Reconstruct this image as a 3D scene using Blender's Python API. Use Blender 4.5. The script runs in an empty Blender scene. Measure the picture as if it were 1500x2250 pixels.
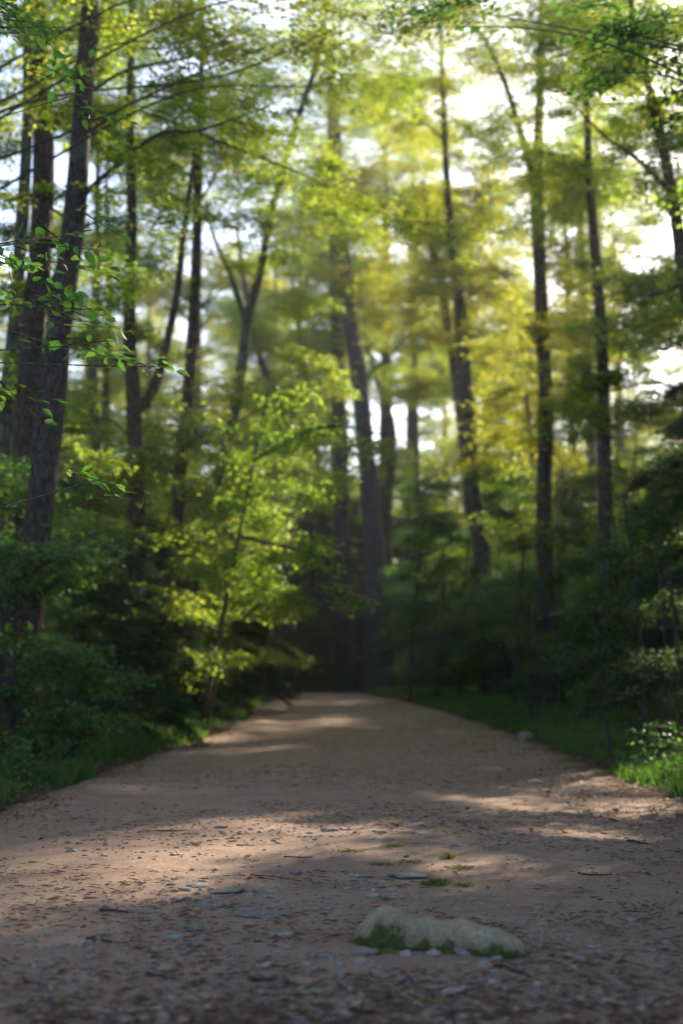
import bpy, math
import numpy as np
from mathutils import Vector, noise

SC = bpy.context.scene
COL = SC.collection
R = math.radians

# ------------------------------------------------------------------ camera, sky, sun, exposure
CAM_H = 1.1
F = 3125.0                        # focal length in pixels of the 1500 px wide photograph
PITCH = math.atan((1480 - 1125) / F)
cam_d = bpy.data.cameras.new("camera")
cam_d.sensor_fit = 'HORIZONTAL'
cam_d.sensor_width = 24.0
cam_d.lens = 24.0 * F / 1500.0
cam_d.clip_start = 0.1
cam_d.clip_end = 2000
cam_d.dof.use_dof = True
cam_d.dof.focus_distance = 8.0
cam_d.dof.aperture_fstop = 1.35
cam = bpy.data.objects.new("camera", cam_d)
COL.objects.link(cam)
cam.location = (0, 0, CAM_H)
cam.rotation_euler = (R(90) + PITCH, 0, 0)
SC.camera = cam

SUN_AZ, SUN_EL = R(32), R(25)     # azimuth clockwise from the view direction
world = bpy.data.worlds.new("World")
SC.world = world
world.use_nodes = True
wn = world.node_tree
sky = wn.nodes.new("ShaderNodeTexSky")
sky.sky_type = 'NISHITA'
sky.sun_disc = False
sky.sun_elevation = SUN_EL
sky.sun_rotation = SUN_AZ
sky.air_density = 0.6
sky.dust_density = 1.2
sky.ozone_density = 0.4
bg = wn.nodes["Background"]
wn.links.new(sky.outputs[0], bg.inputs[0])
bg.inputs[1].default_value = 0.115

sun_d = bpy.data.lights.new("sun", 'SUN')
sun_d.energy = 3.8
sun_d.angle = R(0.53)
sun_d.color = (1.0, 0.86, 0.66)
sun = bpy.data.objects.new("sun", sun_d)
COL.objects.link(sun)
sdir = Vector((math.sin(SUN_AZ) * math.cos(SUN_EL), math.cos(SUN_AZ) * math.cos(SUN_EL), math.sin(SUN_EL)))
sun.rotation_euler = sdir.to_track_quat('Z', 'Y').to_euler()
sun.location = (20, 40, 60)

SC.view_settings.view_transform = 'Standard'
SC.view_settings.look = 'None'
SC.view_settings.exposure = 2.0
SC.view_settings.gamma = 1.0
SC.cycles.max_bounces = 7
SC.cycles.diffuse_bounces = 4
SC.cycles.glossy_bounces = 2
SC.cycles.transmission_bounces = 4
SC.cycles.volume_bounces = 0
SC.cycles.caustics_reflective = False
SC.cycles.caustics_refractive = False

# ------------------------------------------------------------------ geometry of the place
def smooth(t):
    t = np.clip(t, 0.0, 1.0)
    return t * t * (3 - 2 * t)

def base_h(y):
    y = np.asarray(y, float)
    h = 0.45 * smooth((y - 13) / 32.0)
    return h - 1.6 * smooth((y - 46) / 40.0)

def pix_ray(px, py):
    cx, cy = (px - 750) / F, (1125 - py) / F
    c, s = math.cos(PITCH), math.sin(PITCH)
    return np.array([cx, c - cy * s, s + cy * c])

def P(px, py, dist):
    """Point seen at (px, py) in the photograph, dist metres down the road."""
    d = pix_ray(px, py)
    return np.array([0, 0, CAM_H]) + d * (dist / d[1])

def on_ground(px, py):
    d = pix_ray(px, py)
    lo = 3.0
    for k in range(4000):
        y = 3.0 + k * 0.0125
        z = CAM_H + d[2] * y / d[1]
        if z <= float(base_h(y)):
            break
    return d[0] * y / d[1], y

EDGE_L = [(0, 1790), (100, 1748), (250, 1690), (400, 1640), (500, 1603), (560, 1570), (590, 1548), (600, 1538)]
EDGE_R = [(1500, 1768), (1400, 1722), (1250, 1662), (1130, 1617), (1060, 1592), (950, 1558), (870, 1537), (820, 1527)]
eL = [on_ground(*p) for p in EDGE_L]
eR = [on_ground(*p) for p in EDGE_R]
yl = np.array([-30.0, 4.0, 8.0] + [p[1] for p in eL] + [47, 52, 60, 80, 200])
xl = np.array([-3.3, -3.1, -3.0] + [p[0] for p in eL] + [-2.8, -6.0, -13, -34, -150])
yr = np.array([-30.0, 4.0, 8.0] + [p[1] for p in eR] + [47, 52, 60, 80, 200])
xr = np.array([3.6, 3.4, 3.2] + [p[0] for p in eR] + [0.9, -1.7, -8.0, -28, -144])

def road_l(y): return np.interp(y, yl, xl)
def road_r(y): return np.interp(y, yr, xr)

RN = np.random.default_rng(7)
_k = RN.normal(size=(10, 2)) * 0.9
_p = RN.uniform(0, 6.28, 10)
def wob(x, y, f=1.0):
    s = 0
    for i in range(10):
        s = s + np.sin((_k[i, 0] * x + _k[i, 1] * y) * f + _p[i])
    return s / 10.0

def H(x, y):
    """Height of the ground."""
    x = np.asarray(x, float); y = np.asarray(y, float)
    d = np.maximum(road_l(y) - x, x - road_r(y))
    up = 0.10 * smooth(d / 1.2) + 0.35 * smooth((d - 1.5) / 9.0)
    rough = 0.05 * wob(x, y) * smooth((d + 0.3) / 2.0) + 0.012 * wob(x, y, 2.6) * smooth((d + 2) / 2)
    rut = -0.025 * np.exp(-((d + 0.9) / 0.45) ** 2)
    return base_h(y) + up + rough + rut

# ------------------------------------------------------------------ mesh helpers
def raw_mesh(name, V, loops, starts, mats, tone=None, mat_idx=None, smooth_shade=False):
    me = bpy.data.meshes.new(name)
    V = np.ascontiguousarray(V, dtype=np.float32)
    me.vertices.add(len(V)); me.vertices.foreach_set("co", V.ravel())
    loops = np.ascontiguousarray(loops, dtype=np.int32).ravel()
    me.loops.add(len(loops)); me.loops.foreach_set("vertex_index", loops)
    me.polygons.add(len(starts))
    me.polygons.foreach_set("loop_start", np.ascontiguousarray(starts, dtype=np.int32))
    if mat_idx is not None:
        me.polygons.foreach_set("material_index", np.ascontiguousarray(mat_idx, dtype=np.int32))
    for m in mats:
        me.materials.append(m)
    if tone is not None:
        a = me.attributes.new("tone", 'FLOAT', 'POINT')
        a.data.foreach_set("value", np.ascontiguousarray(tone, dtype=np.float32))
    me.update(calc_edges=True)
    me.validate()
    if smooth_shade:
        me.shade_smooth()
    return me

class Bag:
    """Collects vertices and faces for ONE mesh."""
    def __init__(self):
        self.V, self.T, self.t3, self.t4, self.m3, self.m4 = [], [], [], [], [], []
        self.n = 0
    def add(self, V, tris=None, quads=None, tone=0.5, m=0):
        V = np.asarray(V, float)
        self.V.append(V)
        self.T.append(np.broadcast_to(np.asarray(tone, float), (len(V),)))
        if tris is not None and len(tris):
            self.t3.append(np.asarray(tris) + self.n); self.m3.append(np.full(len(tris), m))
        if quads is not None and len(quads):
            self.t4.append(np.asarray(quads) + self.n); self.m4.append(np.full(len(quads), m))
        self.n += len(V)
    def mesh(self, name, mats, smooth_shade=False):
        V = np.concatenate(self.V); T = np.concatenate(self.T)
        t3 = np.concatenate(self.t3) if self.t3 else np.zeros((0, 3), int)
        t4 = np.concatenate(self.t4) if self.t4 else np.zeros((0, 4), int)
        loops = np.concatenate([t3.ravel(), t4.ravel()])
        st = np.concatenate([np.arange(len(t3)) * 3, len(t3) * 3 + np.arange(len(t4)) * 4])
        mi = np.concatenate(self.m3 + self.m4) if (self.m3 or self.m4) else None
        return raw_mesh(name, V, loops, st, mats, T, mi, smooth_shade)

def link(name, me, parent=None):
    o = bpy.data.objects.new(name, me)
    COL.objects.link(o)
    if parent is not None:
        o.parent = parent
    return o

def tag(o, label=None, cat=None, group=None, kind=None):
    if label: o["label"] = label
    if cat: o["category"] = cat
    if group: o["group"] = group
    if kind: o["kind"] = kind
    return o

def thing(name, loc, label, cat, group=None):
    o = bpy.data.objects.new(name, None)
    o.empty_display_size = 0.2
    COL.objects.link(o)
    o.location = loc
    return tag(o, label, cat, group)

def norm(a):
    return a / np.maximum(np.linalg.norm(a, axis=-1, keepdims=True), 1e-9)

def catmull(pts, n):
    pts = np.asarray(pts, float)
    if len(pts) < 3:
        t = np.linspace(0, 1, n)[:, None]
        return pts[0] * (1 - t) + pts[-1] * t
    Q = np.vstack([2 * pts[0] - pts[1], pts, 2 * pts[-1] - pts[-2]])
    seg = len(pts) - 1
    out = []
    for t in np.linspace(0, seg - 1e-6, n):
        i = int(t); f = t - i
        a, b, c, d = Q[i], Q[i + 1], Q[i + 2], Q[i + 3]
        out.append(0.5 * ((2 * b) + (-a + c) * f + (2 * a - 5 * b + 4 * c - d) * f * f + (-a + 3 * b - 3 * c + d) * f ** 3))
    return np.array(out)

def tube(bag, pts4, n, sides, rough=0.0, flare=0.0, seed=0, m=0, tone=0.5):
    """pts4: x, y, z, radius control rows."""
    c = catmull(pts4, n)
    pos, rad = c[:, :3], np.maximum(c[:, 3], 0.002)
    tan = norm(np.gradient(pos, axis=0))
    ref = np.array([0.13, 1.0, 0.07]) if abs(tan[0][2]) > 0.6 else np.array([0.05, 0.1, 1.0])
    a = norm(np.cross(tan, ref)); b = np.cross(tan, a)
    ang = np.linspace(0, 2 * np.pi, sides, endpoint=False)
    rng = np.random.default_rng(seed + 11)
    ph = rng.uniform(0, 6.28, 6)
    V = np.zeros((n, sides, 3))
    run = np.concatenate([[0], np.cumsum(np.linalg.norm(np.diff(pos, axis=0), axis=1))])
    for i in range(n):
        k = 1 + rough * (np.sin(3 * ang + ph[0] + run[i] * 0.9) * 0.5 + np.sin(5 * ang + ph[1] - run[i] * 1.7) * 0.35
                         + np.sin(2 * ang + ph[2] + run[i] * 2.3) * 0.5 + 0.4 * np.sin(run[i] * 3.1 + ph[3]))
        if flare:
            e = math.exp(-run[i] / (flare * 4 * rad[0]))
            k = k * (1 + 0.75 * e * (0.55 + 0.45 * np.sin(5 * ang + ph[4])))
        V[i] = pos[i] + rad[i] * k[:, None] * (np.cos(ang)[:, None] * a[i] + np.sin(ang)[:, None] * b[i])
    q = []
    for i in range(n - 1):
        j = np.arange(sides)
        q.append(np.stack([i * sides + j, i * sides + (j + 1) % sides, (i + 1) * sides + (j + 1) % sides, (i + 1) * sides + j], 1))
    Vf = V.reshape(-1, 3)
    top = len(Vf)
    Vf = np.vstack([Vf, pos[-1] + tan[-1] * rad[-1] * 0.6])
    j = np.arange(sides)
    tri = np.stack([(n - 1) * sides + j, (n - 1) * sides + (j + 1) % sides, np.full(sides, top)], 1)
    bag.add(Vf, tri, np.concatenate(q), tone, m)

# ---- leaves
DENSE = 2.4
def add_leaves(bag, base, u, nrm, s, width=0.34, tone=0.5, m=0, fine=False):
    u = norm(u); v = norm(np.cross(nrm, u)); n = np.cross(u, v)
    s = np.broadcast_to(np.asarray(s, float), (len(base),))[:, None]
    N = len(base)
    i = np.arange(N)
    if not fine:
        V = np.stack([base, base + u * s * 0.45 - v * s * width + n * s * 0.09, base + u * s, base + u * s * 0.45 + v * s * width + n * s * 0.09], 1)
        tr = np.concatenate([np.stack([i * 4, i * 4 + 1, i * 4 + 2], 1), np.stack([i * 4, i * 4 + 2, i * 4 + 3], 1)])
        bag.add(V.reshape(-1, 3), tr, None, np.repeat(tone, 4), m)
    else:
        k = [base, base + u * s * 0.22 - v * s * width * 0.78 + n * s * 0.07, base + u * s * 0.55 - v * s * width * 0.95 + n * s * 0.06,
             base + u * s * 0.83 - v * s * width * 0.4 - n * s * 0.03, base + u * s * 1.04 - n * s * 0.12,
             base + u * s * 0.83 + v * s * width * 0.4 - n * s * 0.03, base + u * s * 0.55 + v * s * width * 0.95 + n * s * 0.06,
             base + u * s * 0.22 + v * s * width * 0.78 + n * s * 0.07, base + u * s * 0.5 - n * s * 0.02]
        V = np.stack(k, 1)
        tr = []
        for a, b in ((0, 1), (1, 2), (2, 3), (3, 4), (4, 5), (5, 6), (6, 7), (7, 0)):
            tr.append(np.stack([i * 9 + 8, i * 9 + a, i * 9 + b], 1))
        bag.add(V.reshape(-1, 3), np.concatenate(tr), None, np.repeat(tone, 9), m)

def add_twigs(bag, A, B, w, m=1):
    """thin triangular twigs from A to B"""
    d = norm(B - A)
    a = norm(np.cross(d, np.array([0.1, 0.2, 1.0]))); b = np.cross(d, a)
    N = len(A); i = np.arange(N) * 4
    w = np.broadcast_to(np.asarray(w, float), (N,))[:, None]
    V = np.stack([A + a * w, A - a * w * 0.5 + b * w * 0.87, A - a * w * 0.5 - b * w * 0.87, B], 1).reshape(-1, 3)
    tr = np.concatenate([np.stack([i, i + 1, i + 3], 1), np.stack([i + 1, i + 2, i + 3], 1), np.stack([i + 2, i, i + 3], 1)])
    bag.add(V, tr, None, 0.5, m)

def sprays(bag, rng, C, D, L, n, s, width=0.34, tilt=0.45, fine=False, droop=0.25, fill=0.8, tone0=0.0):
    """flat leafy twigs: one per row of C, pointing along D"""
    N = len(C)
    D = norm(D)
    L = np.broadcast_to(np.asarray(L, float), (N,))
    S = norm(np.cross(D, np.array([0, 0, 1.0])) + 1e-6)
    t = (np.arange(n) + 0.6) / n
    side = np.where(np.arange(n) % 2 == 0, 1.0, -1.0)
    T = np.tile(t, (N, 1)) + rng.normal(0, 0.03, (N, n))
    keep = rng.random((N, n)) < fill
    z = np.array([0, 0, 1.0])
    pos = C[:, None] + D[:, None] * (L[:, None] * T)[..., None] - z * (droop * L[:, None] * T ** 2)[..., None]
    side_off = side[None, :] * (0.10 + 0.26 * (1 - np.abs(2 * T - 0.9))) * L[:, None] * rng.uniform(0, 1, (N, n))
    pos = pos + S[:, None] * side_off[..., None] + rng.normal(0, 0.03, (N, n, 3)) * L[:, None, None]
    u = D[:, None] * 0.6 + S[:, None] * side[None, :, None] * 0.7 - z * 0.25 + rng.normal(0, 0.35, (N, n, 3))
    nr = z + rng.normal(0, tilt, (N, n, 3))
    sz = s * rng.uniform(0.65, 1.2, (N, n))
    tone = np.clip(rng.normal(0.5 + tone0, 0.16, (N, 1)) + rng.normal(0, 0.12, (N, n)), 0, 1)
    k = keep.ravel()
    add_leaves(bag, pos.reshape(-1, 3)[k], u.reshape(-1, 3)[k], nr.reshape(-1, 3)[k], sz.ravel()[k], width, tone.ravel()[k], 0, fine)
    add_twigs(bag, C, C + D * L[:, None] - z * (droop * L)[:, None], 0.0035 + 0.004 * L)

def blob_sprays(bag, rng, c, r, axis_xy, s, cover=1.0, n=14, tier=0.32, fine=False, width=0.34, Ls=None, tilt=0.45, droop=0.25, tone0=0.0):
    """one mass of foliage: centre c, radii r; sprays lie in loose horizontal tiers and leave gaps"""
    area = math.pi * r[0] * r[2]
    cover = cover * DENSE
    N = max(3, int(cover * area / (n * 0.8 * s * s * 0.3)))
    K = max(2, int(2 + area * 1.4 / max(0.25, s * 6)))
    cc = rng.normal(0, 0.55, (K, 3))
    cc *= np.minimum(1, 0.95 / np.maximum(np.linalg.norm(cc, axis=1, keepdims=True), 1e-6))
    pick = rng.integers(0, K, N)
    q = cc[pick] + rng.normal(0, 0.26, (N, 3)) * np.array([1, 1, 0.55])
    C = c + q * np.array(r)
    zt = np.round(C[:, 2] / tier) * tier + rng.normal(0, tier * 0.27, N)
    C[:, 2] = np.where(rng.random(N) < 0.6, zt, C[:, 2])
    D = C[:, :2] - np.array(axis_xy)
    D = norm(D) + rng.normal(0, 0.6, (N, 2))
    D = np.concatenate([D, rng.normal(0.0, 0.16, (N, 1))], 1)
    L = (Ls or s * 6) * rng.uniform(0.7, 1.3, N)
    sprays(bag, rng, C - norm(D) * L[:, None] * 0.5, D, L, n, s, width=width, fine=fine, tilt=tilt, droop=droop, tone0=tone0)

# ------------------------------------------------------------------ materials
def new_mat(name):
    m = bpy.data.materials.new(name); m.use_nodes = True
    nt = m.node_tree; nt.nodes.clear()
    return m, nt, nt.nodes, nt.links

def ramp(nt, stops, src=None):
    r = nt.nodes.new("ShaderNodeValToRGB")
    e = r.color_ramp.elements
    while len(e) < len(stops): e.new(0.5)
    for k, (p, c) in enumerate(stops):
        e[k].position = p; e[k].color = (*c, 1)
    if src is not None: nt.links.new(src, r.inputs[0])
    return r

def noise_tex(nt, scale, detail=4, rough=0.55, vec=None, dist=0.0):
    n = nt.nodes.new("ShaderNodeTexNoise")
    n.inputs["Scale"].default_value = scale; n.inputs["Detail"].default_value = detail
    n.inputs["Roughness"].default_value = rough; n.inputs["Distortion"].default_value = dist
    if vec is not None: nt.links.new(vec, n.inputs["Vector"])
    return n

def mixc(nt, fac, a, b):
    m = nt.nodes.new("ShaderNodeMix"); m.data_type = 'RGBA'
    for sock, v in ((m.inputs[0], fac), (m.inputs[6], a), (m.inputs[7], b)):
        if isinstance(v, (int, float)): sock.default_value = v
        elif isinstance(v, tuple): sock.default_value = (*v, 1)
        else: nt.links.new(v, sock)
    return m.outputs[2]

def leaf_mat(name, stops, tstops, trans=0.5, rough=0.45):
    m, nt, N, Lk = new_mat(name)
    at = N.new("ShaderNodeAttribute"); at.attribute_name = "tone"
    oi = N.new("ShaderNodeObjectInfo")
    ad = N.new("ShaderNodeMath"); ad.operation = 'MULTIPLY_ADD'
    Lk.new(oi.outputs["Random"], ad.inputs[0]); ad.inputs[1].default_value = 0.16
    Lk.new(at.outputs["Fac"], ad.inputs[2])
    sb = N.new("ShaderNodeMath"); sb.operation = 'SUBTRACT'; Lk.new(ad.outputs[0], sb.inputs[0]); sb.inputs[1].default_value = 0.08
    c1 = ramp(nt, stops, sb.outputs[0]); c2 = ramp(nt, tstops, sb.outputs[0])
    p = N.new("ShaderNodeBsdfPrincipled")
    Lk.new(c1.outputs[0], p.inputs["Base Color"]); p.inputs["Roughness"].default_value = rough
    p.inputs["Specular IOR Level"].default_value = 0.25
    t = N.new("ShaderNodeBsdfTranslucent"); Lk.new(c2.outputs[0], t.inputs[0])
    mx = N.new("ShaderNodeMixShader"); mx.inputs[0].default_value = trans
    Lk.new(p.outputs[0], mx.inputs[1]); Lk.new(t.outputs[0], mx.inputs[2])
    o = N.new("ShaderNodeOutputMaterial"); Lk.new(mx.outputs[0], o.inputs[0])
    return m

M_LEAF = leaf_mat("spring_leaf", [(0.1, (0.030, 0.080, 0.012)), (0.5, (0.055, 0.115, 0.016)), (0.9, (0.10, 0.15, 0.022))],
                  [(0.1, (0.22, 0.42, 0.035)), (0.5, (0.44, 0.60, 0.045)), (0.9, (0.66, 0.70, 0.06))], 0.55)
M_GOLD = leaf_mat("golden_leaf", [(0.1, (0.06, 0.09, 0.012)), (0.5, (0.10, 0.12, 0.016)), (0.9, (0.15, 0.14, 0.024))],
                  [(0.1, (0.34, 0.46, 0.03)), (0.5, (0.56, 0.60, 0.04)), (0.9, (0.74, 0.68, 0.06))], 0.55)
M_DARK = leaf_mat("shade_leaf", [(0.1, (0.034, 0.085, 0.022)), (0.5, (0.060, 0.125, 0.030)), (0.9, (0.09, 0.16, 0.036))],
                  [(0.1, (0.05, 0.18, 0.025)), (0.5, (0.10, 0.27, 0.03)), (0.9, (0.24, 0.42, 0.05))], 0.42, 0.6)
M_NEED = leaf_mat("hemlock_needle", [(0.1, (0.014, 0.036, 0.012)), (0.5, (0.024, 0.055, 0.016)), (0.9, (0.04, 0.08, 0.02))],
                  [(0.1, (0.02, 0.08, 0.02)), (0.5, (0.05, 0.13, 0.02)), (0.9, (0.10, 0.2, 0.03))], 0.25, 0.55)
M_GRASS = leaf_mat("grass_blade", [(0.1, (0.040, 0.100, 0.024)), (0.5, (0.07, 0.145, 0.032)), (0.8, (0.12, 0.175, 0.045)), (0.93, (0.17, 0.14, 0.06))],
                   [(0.1, (0.05, 0.18, 0.02)), (0.5, (0.11, 0.27, 0.02)), (0.9, (0.28, 0.34, 0.06))], 0.4, 0.5)
M_MOSS = leaf_mat("olive_moss", [(0.1, (0.08, 0.08, 0.018)), (0.5, (0.13, 0.135, 0.025)), (0.9, (0.19, 0.19, 0.04))],
                  [(0.1, (0.1, 0.12, 0.02)), (0.5, (0.18, 0.2, 0.03)), (0.9, (0.25, 0.26, 0.04))], 0.3, 0.7)
M_LITTER = leaf_mat("dry_leaf", [(0.1, (0.13, 0.065, 0.038)), (0.5, (0.25, 0.145, 0.092)), (0.9, (0.46, 0.32, 0.22))],
                    [(0.1, (0.12, 0.06, 0.03)), (0.5, (0.2, 0.12, 0.06)), (0.9, (0.3, 0.2, 0.1))], 0.12, 0.7)

M_OLIVE = leaf_mat("dull_grey_green_leaf", [(0.1, (0.036, 0.062, 0.024)), (0.5, (0.06, 0.092, 0.035)), (0.9, (0.09, 0.125, 0.046))],
                   [(0.1, (0.07, 0.17, 0.04)), (0.5, (0.13, 0.24, 0.05)), (0.9, (0.24, 0.34, 0.06))], 0.42, 0.6)
def bark_mat(name, dark, mid, pale, lichen=0.3, moss=0.35, ridge=9.0, bump=0.8):
    m, nt, N, Lk = new_mat(name)
    tc = N.new("ShaderNodeTexCoord")
    mp = N.new("ShaderNodeMapping"); mp.inputs["Scale"].default_value = (ridge, ridge, ridge * 0.16)
    Lk.new(tc.outputs["Object"], mp.inputs[0])
    rid = noise_tex(nt, 3.0, 6, 0.62, mp.outputs[0], 0.8)
    vor = N.new("ShaderNodeTexVoronoi"); vor.feature = 'DISTANCE_TO_EDGE'; vor.inputs["Scale"].default_value = 4.0
    Lk.new(mp.outputs[0], vor.inputs["Vector"])
    fur = ramp(nt, [(0.0, (0, 0, 0)), (0.22, (1, 1, 1))], vor.outputs["Distance"])
    col = ramp(nt, [(0.30, dark), (0.52, mid), (0.72, pale)], rid.outputs[0])
    c = mixc(nt, fur.outputs[0], tuple(0.45 * x for x in dark), col.outputs[0])
    big = noise_tex(nt, 1.7, 4, 0.6, tc.outputs["Object"])
    lm = ramp(nt, [(0.56, (0, 0, 0)), (0.70, (1, 1, 1))], big.outputs[0])
    ml = N.new("ShaderNodeMath"); ml.operation = 'MULTIPLY'; Lk.new(lm.outputs[0], ml.inputs[0]); ml.inputs[1].default_value = lichen
    c = mixc(nt, ml.outputs[0], c, (0.20, 0.22, 0.17))
    sp = N.new("ShaderNodeSeparateXYZ"); Lk.new(tc.outputs["Object"], sp.inputs[0])
    hz = N.new("ShaderNodeMapRange"); hz.inputs[1].default_value = 1.8; hz.inputs[2].default_value = 0.0
    Lk.new(sp.outputs[2], hz.inputs[0])
    n3 = noise_tex(nt, 5, 3, 0.6, tc.outputs["Object"])
    mm = N.new("ShaderNodeMath"); mm.operation = 'MULTIPLY'; Lk.new(hz.outputs[0], mm.inputs[0]); Lk.new(n3.outputs[0], mm.inputs[1])
    m2 = N.new("ShaderNodeMath"); m2.operation = 'MULTIPLY'; Lk.new(mm.outputs[0], m2.inputs[0]); m2.inputs[1].default_value = moss * 2
    m2.use_clamp = True
    c = mixc(nt, m2.outputs[0], c, (0.045, 0.075, 0.018))
    p = N.new("ShaderNodeBsdfPrincipled"); Lk.new(c, p.inputs["Base Color"]); p.inputs["Roughness"].default_value = 0.85
    p.inputs["Specular IOR Level"].default_value = 0.2
    hs = N.new("ShaderNodeMath"); hs.operation = 'MULTIPLY'; Lk.new(fur.outputs[0], hs.inputs[0]); Lk.new(rid.outputs[0], hs.inputs[1])
    bp = N.new("ShaderNodeBump"); bp.inputs["Strength"].default_value = bump; bp.inputs["Distance"].default_value = 0.03
    Lk.new(hs.outputs[0], bp.inputs["Height"]); Lk.new(bp.outputs[0], p.inputs["Normal"])
    o = N.new("ShaderNodeOutputMaterial"); Lk.new(p.outputs[0], o.inputs[0])
    return m

B_DARK = bark_mat("dark_furrowed_bark", (0.055, 0.042, 0.037), (0.115, 0.092, 0.082), (0.19, 0.165, 0.145), 0.25, 0.4, 9)
B_PINE = bark_mat("pine_bark", (0.045, 0.042, 0.050), (0.09, 0.085, 0.10), (0.15, 0.14, 0.16), 0.15, 0.15, 7, 1.0)
B_BROWN = bark_mat("brown_bark", (0.065, 0.042, 0.035), (0.13, 0.095, 0.08), (0.2, 0.16, 0.14), 0.2, 0.25, 8)
B_GREY = bark_mat("grey_smooth_bark", (0.09, 0.085, 0.075), (0.15, 0.14, 0.12), (0.22, 0.21, 0.185), 0.45, 0.25, 5, 0.4)
B_TWIG = bark_mat("twig_bark", (0.05, 0.04, 0.032), (0.08, 0.065, 0.052), (0.12, 0.1, 0.08), 0.1, 0.0, 14, 0.3)

def ground_mat(name, road):
    m, nt, N, Lk = new_mat(name)
    tc = N.new("ShaderNodeTexCoord"); v = tc.outputs["Object"]
    big = noise_tex(nt, 0.55, 5, 0.6, v); med = noise_tex(nt, 3.2, 6, 0.65, v, 0.6); fin = noise_tex(nt, 38, 5, 0.7, v); gr = noise_tex(nt, 150, 3, 0.7, v)
    if road:
        c = ramp(nt, [(0.28, (0.26, 0.170, 0.130)), (0.48, (0.375, 0.255, 0.197)), (0.70, (0.48, 0.35, 0.28))], med.outputs[0]).outputs[0]
        bm = ramp(nt, [(0.35, (0, 0, 0)), (0.65, (1, 1, 1))], big.outputs[0])
        c = mixc(nt, bm.outputs[0], c, mixc(nt, 0.55, c, (0.40, 0.28, 0.20)))
        # rusty needle litter washed into patches
        at = N.new("ShaderNodeAttribute"); at.attribute_name = "tone"
        n4 = noise_tex(nt, 1.6, 6, 0.7, v, 0.8)
        a2 = N.new("ShaderNodeMath"); a2.operation = 'ADD'; Lk.new(at.outputs["Fac"], a2.inputs[0]); Lk.new(n4.outputs[0], a2.inputs[1])
        lm = ramp(nt, [(0.72, (0, 0, 0)), (1.05, (1, 1, 1))], a2.outputs[0])
        lc = ramp(nt, [(0.3, (0.11, 0.056, 0.034)), (0.55, (0.23, 0.120, 0.070)), (0.75, (0.34, 0.20, 0.125))], fin.outputs[0])
        c = mixc(nt, lm.outputs[0], c, lc.outputs[0])
        sp = ramp(nt, [(0.36, (0.45, 0.45, 0.45)), (0.5, (1, 1, 1)), (0.68, (1.35, 1.35, 1.35))], gr.outputs[0])
        mu = N.new("ShaderNodeMix"); mu.data_type = 'RGBA'; mu.blend_type = 'MULTIPLY'; mu.inputs[0].default_value = 0.75
        Lk.new(c, mu.inputs[6]); Lk.new(sp.outputs[0], mu.inputs[7]); c = mu.outputs[2]
        f2 = ramp(nt, [(0.3, (0.6, 0.58, 0.56)), (0.55, (1.0, 1.0, 1.0)), (0.75, (1.15, 1.15, 1.15))], fin.outputs[0])
        mu = N.new("ShaderNodeMix"); mu.data_type = 'RGBA'; mu.blend_type = 'MULTIPLY'; mu.inputs[0].default_value = 0.8
        Lk.new(c, mu.inputs[6]); Lk.new(f2.outputs[0], mu.inputs[7]); c = mu.outputs[2]
    else:
        c = ramp(nt, [(0.3, (0.030, 0.022, 0.015)), (0.5, (0.065, 0.045, 0.030)), (0.7, (0.12, 0.085, 0.060))], med.outputs[0]).outputs[0]
        gm = ramp(nt, [(0.45, (0, 0, 0)), (0.6, (1, 1, 1))], big.outputs[0])
        c = mixc(nt, gm.outputs[0], c, (0.030, 0.055, 0.016))
    p = N.new("ShaderNodeBsdfPrincipled"); Lk.new(c, p.inputs["Base Color"]); p.inputs["Roughness"].default_value = 0.9
    p.inputs["Specular IOR Level"].default_value = 0.15
    ad = N.new("ShaderNodeMath"); ad.operation = 'MULTIPLY_ADD'; Lk.new(med.outputs[0], ad.inputs[0]); ad.inputs[1].default_value = 1.5; Lk.new(fin.outputs[0], ad.inputs[2])
    a3 = N.new("ShaderNodeMath"); a3.operation = 'MULTIPLY_ADD'; Lk.new(gr.outputs[0], a3.inputs[0]); a3.inputs[1].default_value = 0.35; Lk.new(ad.outputs[0], a3.inputs[2])
    bp = N.new("ShaderNodeBump"); bp.inputs["Strength"].default_value = 0.9; bp.inputs["Distance"].default_value = 0.03
    Lk.new(a3.outputs[0], bp.inputs["Height"]); Lk.new(bp.outputs[0], p.inputs["Normal"])
    o = N.new("ShaderNodeOutputMaterial"); Lk.new(p.outputs[0], o.inputs[0])
    return m

M_ROAD = ground_mat("packed_dirt", True)
M_SOIL = ground_mat("forest_soil", False)

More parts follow.
